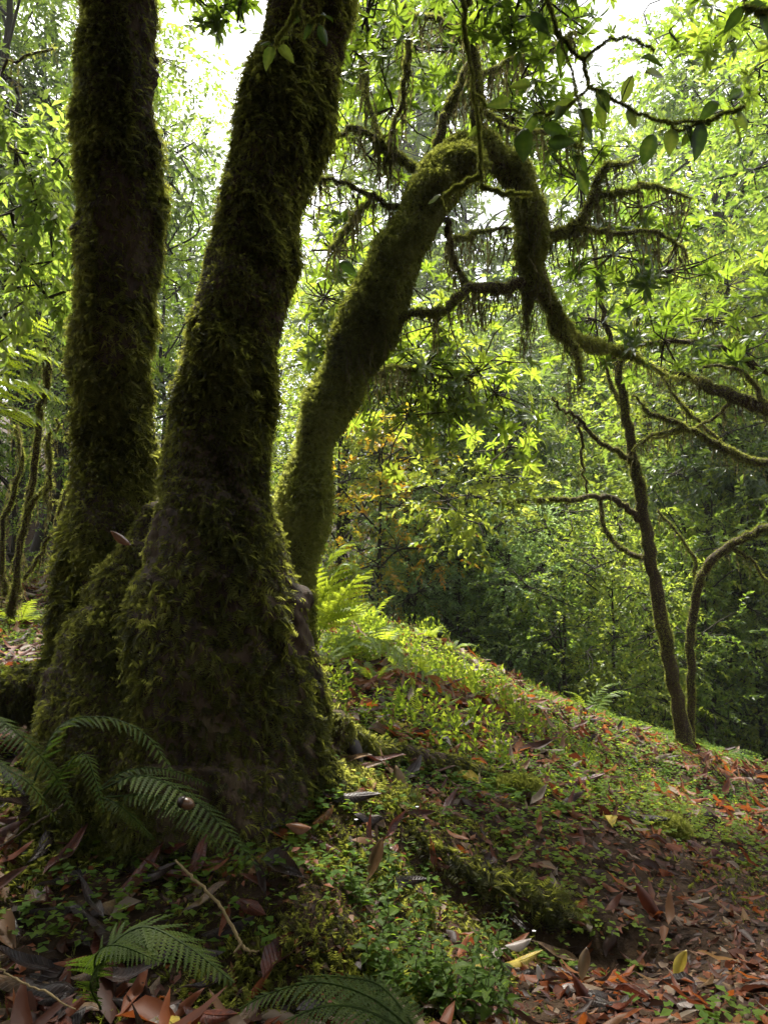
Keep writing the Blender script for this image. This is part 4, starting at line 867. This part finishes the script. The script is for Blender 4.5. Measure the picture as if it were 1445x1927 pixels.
hanging_branch('mossy twig with broad green leaves hanging in front of the sky at the upper right',
  [[(1010,-60,2.1,12),(1050,60,2.1,10),(1095,110,2.1,9),(1112,160,2.1,8),(1180,200,2.1,7),(1250,228,2.1,6),(1335,228,2.1,4)],
   [(1112,160,2.1,6),(1060,205,2.1,5),(1000,215,2.1,4)],[(1250,228,2.1,4),(1290,240,2.1,4),(1400,200,2.1,3)],[(1095,110,2.1,5),(1160,70,2.1,4),(1230,95,2.1,3)],[(1050,60,2.1,5),(1090,200,2.0,4),(1090,300,2.0,3)]],
  [(1205,110,2.0,60,A(-10),.4),(1350,190,2.1,62,A(225),.3),(1000,160,2.1,50,A(170),.9),(960,190,2.1,55,A(200),.75),(985,240,2.0,95,A(-95),.45),(1020,235,2.0,60,A(-20),.3),
   (1030,270,2.0,62,A(-5),.3),(1075,295,2.0,66,A(-30),.3),(1085,320,2.0,60,A(-55),.7),(1230,250,2.1,75,A(-110),.4),(1265,240,2.1,60,A(-100),.95),(1320,230,2.1,88,A(-100),.2),
   (1285,235,2.1,55,A(-60),.15),(1300,245,2.1,40,A(-120),.9),(1190,140,2.1,60,A(-115),.95),(1215,135,2.1,55,A(5),.9),(1370,190,2.1,55,A(40),.5),(1375,220,2.1,60,A(-40),.8),(1390,205,2.1,50,A(-70),.85),
   (1120,170,2.1,60,A(-60),.6),(1090,205,2.0,64,A(-70),.7),(1060,200,2.1,55,A(-120),.8),(1080,190,2.1,52,A(200),.85),(1090,220,2.0,60,A(-45),.3),(1130,190,2.1,54,A(-85),.9),(1180,205,2.1,48,A(-70),.8),(1010,215,2.1,54,A(-130),.8),
   (1055,70,2.1,62,A(-80),.5),(1030,30,2.1,60,A(-110),.6),(1000,20,2.1,66,A(-60),.3),(1090,110,2.1,50,A(30),.75)], 81)
hanging_branch('thin dark mossy twig hanging straight down before the arch', [[(866,-60,2.3,10),(876,60,2.3,9),(886,130,2.3,8),(897,200,2.3,7),(903,280,2.3,6),(908,345,2.3,3)],[(892,175,2.3,6),(930,200,2.3,5),(985,210,2.3,3)],[(905,330,2.3,5),(860,352,2.3,5),(832,370,2.3,3)],[(906,350,2.3,5),(950,362,2.3,4),(1000,364,2.3,2)]],
  [(830,365,2.3,36,A(200),.95),(640,490,2.6,52,A(-40),.15),(905,240,2.3,36,A(210),.9)], 82)
hanging_branch('twig with pale young leaves hanging in front of the main trunk', [[(580,-60,1.9,6),(555,20,1.9,5),(528,65,1.9,4),(515,80,1.9,3)],[(555,20,1.9,4),(590,40,1.9,3),(610,30,1.9,2)]],
  [(512,85,1.9,55,A(-105),.9),(525,85,1.9,50,A(-50),.85),(510,82,1.9,30,A(160),.7),(525,75,1.9,26,A(20),.8),(590,40,1.9,44,A(-120),.6),(600,45,1.9,44,A(-60),.25),(570,30,1.9,36,A(200),.7),(605,30,1.9,38,A(30),.3)], 83)
def leafy_spray(label, twig, blobs, seed):
    rng = np.random.default_rng(seed); P, R = px_path(twig, 6); root = empty('overhanging_branch', P[0], label, 'branch', 'branches hanging in from above'); g = Geo(); tube(g, P, R, 6, rough=.1, rng=rng); part('twig', g, M['bark'], root)
    add_crown(root, blobs, WHO, M['rhodo'], .13, rng, 0)
leafy_spray('leafy branch dipping into the sky between the two big trunks', [(470,-120,3.8,10),(430,-30,3.8,7),(390,40,3.8,4)], [(400,20,3.8,.12,9,.35),(360,-10,3.8,.12,8,.3),(450,10,3.8,.12,8,.35),(385,60,3.8,.05,3,.3)], 401)
leafy_spray('leafy branch with long-leaved whorls hanging at the top just right of the main trunk', [(720,-160,3.6,10),(700,-20,3.6,7),(680,60,3.6,4)], [(690,30,3.6,.2,14,.3),(740,-10,3.6,.2,14,.3),(660,90,3.6,.12,8,.4)], 402)
leafy_spray('leafy branch with long-leaved whorls hanging at the top above the arch', [(1000,-160,3.4,10),(980,-20,3.4,7),(960,60,3.4,4)], [(960,30,3.4,.2,14,.25),(1030,0,3.4,.2,14,.25),(900,20,3.4,.18,12,.3),(1000,110,3.5,.12,7,.3)], 403)
leafy_spray('leafy branch with long-leaved whorls at the top right', [(1500,-100,4.5,12),(1400,0,4.5,8),(1330,90,4.5,4)], [(1400,40,4.5,.3,20,.5),(1320,90,4.5,.22,14,.5),(1430,130,4.6,.3,18,.55),(1260,60,4.6,.15,8,.4),(1380,200,4.8,.2,10,.5)], 404)
hanging_branch('broad-leaved twig poking in at the top right corner', [[(1500,-20,1.9,6),(1440,20,1.9,5),(1400,10,1.9,4)]],
  [(1430,25,1.9,70,A(-70),.2),(1400,10,1.9,60,A(-130),.3),(1440,10,1.9,60,A(200),.5)], 84)

# leafy saplings on the left
def sapling(name, label, stems, blobs, T, mat, size, seed, droop=.5, group='saplings left of the big tree', base=None):
    rng = np.random.default_rng(seed); root = branchy(name, label, 'sapling', stems[:1], stems[1:], rng, M['bark'], .35, .15, group, base, .014)
    add_crown(root, blobs, T, M[mat], size, rng, droop); return root
sapling('sapling', 'leafy sapling with drooping yellow-green leaves left of the left trunk',
  [[(-260,1300,3.6,30),(-230,900,3.6,24),(-160,500,3.5,18),(-80,250,3.4,12),(0,130,3.4,9),(100,90,3.4,5)],[(-160,500,3.5,9),(-40,430,3.4,7),(40,480,3.4,5),(90,560,3.4,3)],[(-80,250,3.4,8),(10,270,3.4,6),(60,330,3.4,5),(110,420,3.4,3)],[(-190,700,3.5,8),(-60,560,3.4,6),(40,570,3.4,4)]],
  [(30,280,3.4,.16,12,.55),(80,340,3.4,.16,12,.5),(20,400,3.4,.18,14,.6),(95,440,3.4,.14,12,.6),(40,500,3.4,.18,14,.75),(90,560,3.4,.12,9,.85),(10,590,3.4,.14,10,.8),(110,300,3.4,.1,7,.5),(20,180,3.4,.15,8,.4),(60,230,3.5,.2,12,.6),(-10,330,3.5,.2,12,.6),(60,420,3.6,.2,14,.7),(30,540,3.6,.2,14,.7),(-20,470,3.6,.2,12,.7)], SPRD, 'green', .22, 91, .7)
branchy('mossy_sapling', 'thin crooked mossy stems tangled low at the left edge', 'sapling',
  [[(20,1160,4.2,20),(35,1040,4.2,18),(62,900,4.2,18),(75,780,4.2,15),(92,700,4.2,12),(80,640,4.2,8)]],
  [[(50,960,4.2,14),(95,900,4.1,10),(90,830,4.1,9),(110,790,4.1,6)],[(95,905,4.1,8),(88,950,4.1,6),(130,930,4.1,4)],[(70,800,4.2,10),(20,770,4.2,9),(-40,730,4.2,7)],[(10,1120,4.3,14),(5,1000,4.3,12),(40,870,4.4,10),(30,800,4.4,7)],[(45,1090,4.0,9),(95,1010,4.0,8),(120,940,4.0,6),(140,870,4.0,4)]], rng, M['bark'], .9, .9, 'saplings left of the big tree')

# ------------------------------------------------------------------ single small things
def leaf_thing(label, u, v, d, L, ang, c, seed, wide=.3, face=(0, -1, .4), curl=.8):
    r = random.Random(seed); t = fine_leaf(wide, 10, r.uniform(-.2, .25), .2, r.uniform(-.4, .4), .5, curl); p = at(u, v, d); g = Geo()
    inst(g, t, np.zeros((1, 3)), np.array([[math.cos(ang), -.1, math.sin(ang)]]), np.array([face]), L*d/F, .5)
    tag(link('fallen_leaf', g.mesh('fallen_leaf', M['dead '+c]), None, p), label, 'leaf', 'single fallen leaves')
leaf_thing('orange brown leaf caught in the moss between the two trunks', 207, 998, 2.42, 52, A(-35), 'orange', 1, .3)
leaf_thing('half-round orange brown leaf folded over on the dark moss', 537, 1552, 2.02, 52, A(5), 'orange', 2, .5, (0, -.6, 1))
leaf_thing('long tan leaf leaning against the root below the half-round leaf', 690, 1660, 2.05, 90, A(70), 'tan', 3, .26)
leaf_thing('cream broad leaf at the edge of the herb clump', 950, 1780, 1.9, 50, A(12), 'pale grey', 4, .45, (0, -.2, 1))
leaf_thing('large red brown leaf standing up beside the long root', 1195, 1660, 2.35, 100, A(-55), 'red brown', 5, .25)
leaf_thing('upright tan leaf at the bottom right near the herbs', 1095, 1850, 1.75, 66, A(80), 'tan', 6, .34)
leaf_thing('long curled brown leaf sliding down at the bottom right', 1075, 1830, 1.72, 120, A(-60), 'red brown', 7, .2)
leaf_thing('pale shiny leaf just right of the herb clump', 1010, 1815, 1.8, 50, A(-70), 'pale grey', 8, .3)
leaf_thing('broad green leaf fallen on the bare soil at the right', 1270, 1850, 1.8, 66, A(70), 'yellow', 9, .34)
leaf_thing('brown leaf bundle against the tree foot at the top of the root', 640, 1365, 2.6, 90, A(-60), 'dark brown', 10, .4)
leaf_thing('tan leaf hanging at the top of the long root', 745, 1440, 2.65, 90, A(-80), 'tan', 11, .4)
def stick(label, pts, mat, seed, twigs=()):
    rng = np.random.default_rng(seed); P, R = px_path(pts, 8); P += rng.normal(0, .0015, P.shape); g = Geo(); tube(g, P, R, 6, rough=.12, rng=rng)
    for p in twigs: Q, R2 = px_path(p, 5); tube(g, Q, R2, 5)
    tag(link('stick', g.mesh('stick', mat, True, P[0]), None, P[0]), label, 'stick', 'sticks on the forest floor')
stick('curved yellowish stick lying over the dark moss', [(330,1620,1.85,4),(365,1655,1.78,6),(410,1700,1.72,7),(440,1750,1.68,7),(455,1780,1.66,7),(470,1790,1.64,5),(487,1790,1.63,3)], M['twig'], 1, [[(455,1775,1.66,5),(440,1795,1.64,4)]])
stick('thin straight dark stick at the left edge', [(-10,1602,1.7,4),(60,1555,1.72,4),(120,1515,1.75,3)], M['bark'], 2)
stick('thin bare stalk crossing the bottom left corner', [(-10,1815,1.5,4),(30,1845,1.48,4),(90,1870,1.45,4),(140,1900,1.42,3)], M['twig'], 3)
def nut():
    p = at(352, 1513, 1.74); g = Geo(); z = np.linspace(-1, 1, 9); P = np.stack([z*.017, 0*z, -z*.006], -1); tube(g, P, .0135*np.sqrt(np.maximum(1-z*z, .01)), 14)
    root = empty('nut', p, 'round brown nut resting on the dark fern frond', 'nut')
    link('shell', g.mesh('shell', M['nut']), root); c = Geo(); tube(c, np.array([[-.021, 0, .0075], [-.015, 0, .0054], [-.008, 0, .003]]), [.006, .0125, .0145], 12); link('cap', c.mesh('cap', M['dead dark brown']), root)
nut()
def flower(label, u, v, d):
    rng = np.random.default_rng(int(u)); p = on_ground(u, v+25); q = at(u, v, d); root = empty('white_flower', p, label, 'flower', 'tiny white flowers')
    d0 = q-p; L = min(max(np.linalg.norm(d0), .04), .16); q = p + nrm(d0 + [0, 0, .05])*L
    s = Geo(); tube(s, np.array([p, (p+q)/2 + [.003, 0, 0], q]), .0008, 4); part('stem', s, M['stem'], root); g = Geo()
    a = np.arange(5)*2*PI/5; inst(g, fine_leaf(.7, 3, .2, .1), np.tile(q, (5, 1)), np.stack([np.cos(a), np.sin(a), .5+0*a], -1), np.tile([0, 0, 1.], (5, 1)), .007, .5); part('petals', g, M['white'], root)
flower('tiny white flower above the herbs beside the moss mound', 670, 1570, 2.05)
flower('tiny white flower at the top of the long root', 785, 1540, 2.3)
flower('tiny white flower at the right end of the herb clump', 1005, 1750, 1.95)

# ------------------------------------------------------------------ thin morning haze through the valley
hz, ht, ho = newmat('haze_air'); pv = ht.nodes.new('ShaderNodeVolumePrincipled'); pv.inputs['Color'].default_value = (.95, .97, 1, 1); pv.inputs['Density'].default_value = 0.001; pv.inputs['Anisotropy'].default_value = .3
ht.links.new(pv.outputs[0], ho.inputs['Volume'])
V = np.array([[x, y, z] for x in (-158, 158) for y in (-158, 164) for z in (-9, 70)], float)
Q = [(0, 1, 3, 2), (4, 6, 7, 5), (0, 4, 5, 1), (2, 3, 7, 6), (0, 2, 6, 4), (1, 5, 7, 3)]
tag(link('haze', Geo().add(V, [t for a, b, c, d in Q for t in ((a, b, c), (a, c, d))]).mesh('haze', hz, False)), kind='stuff')
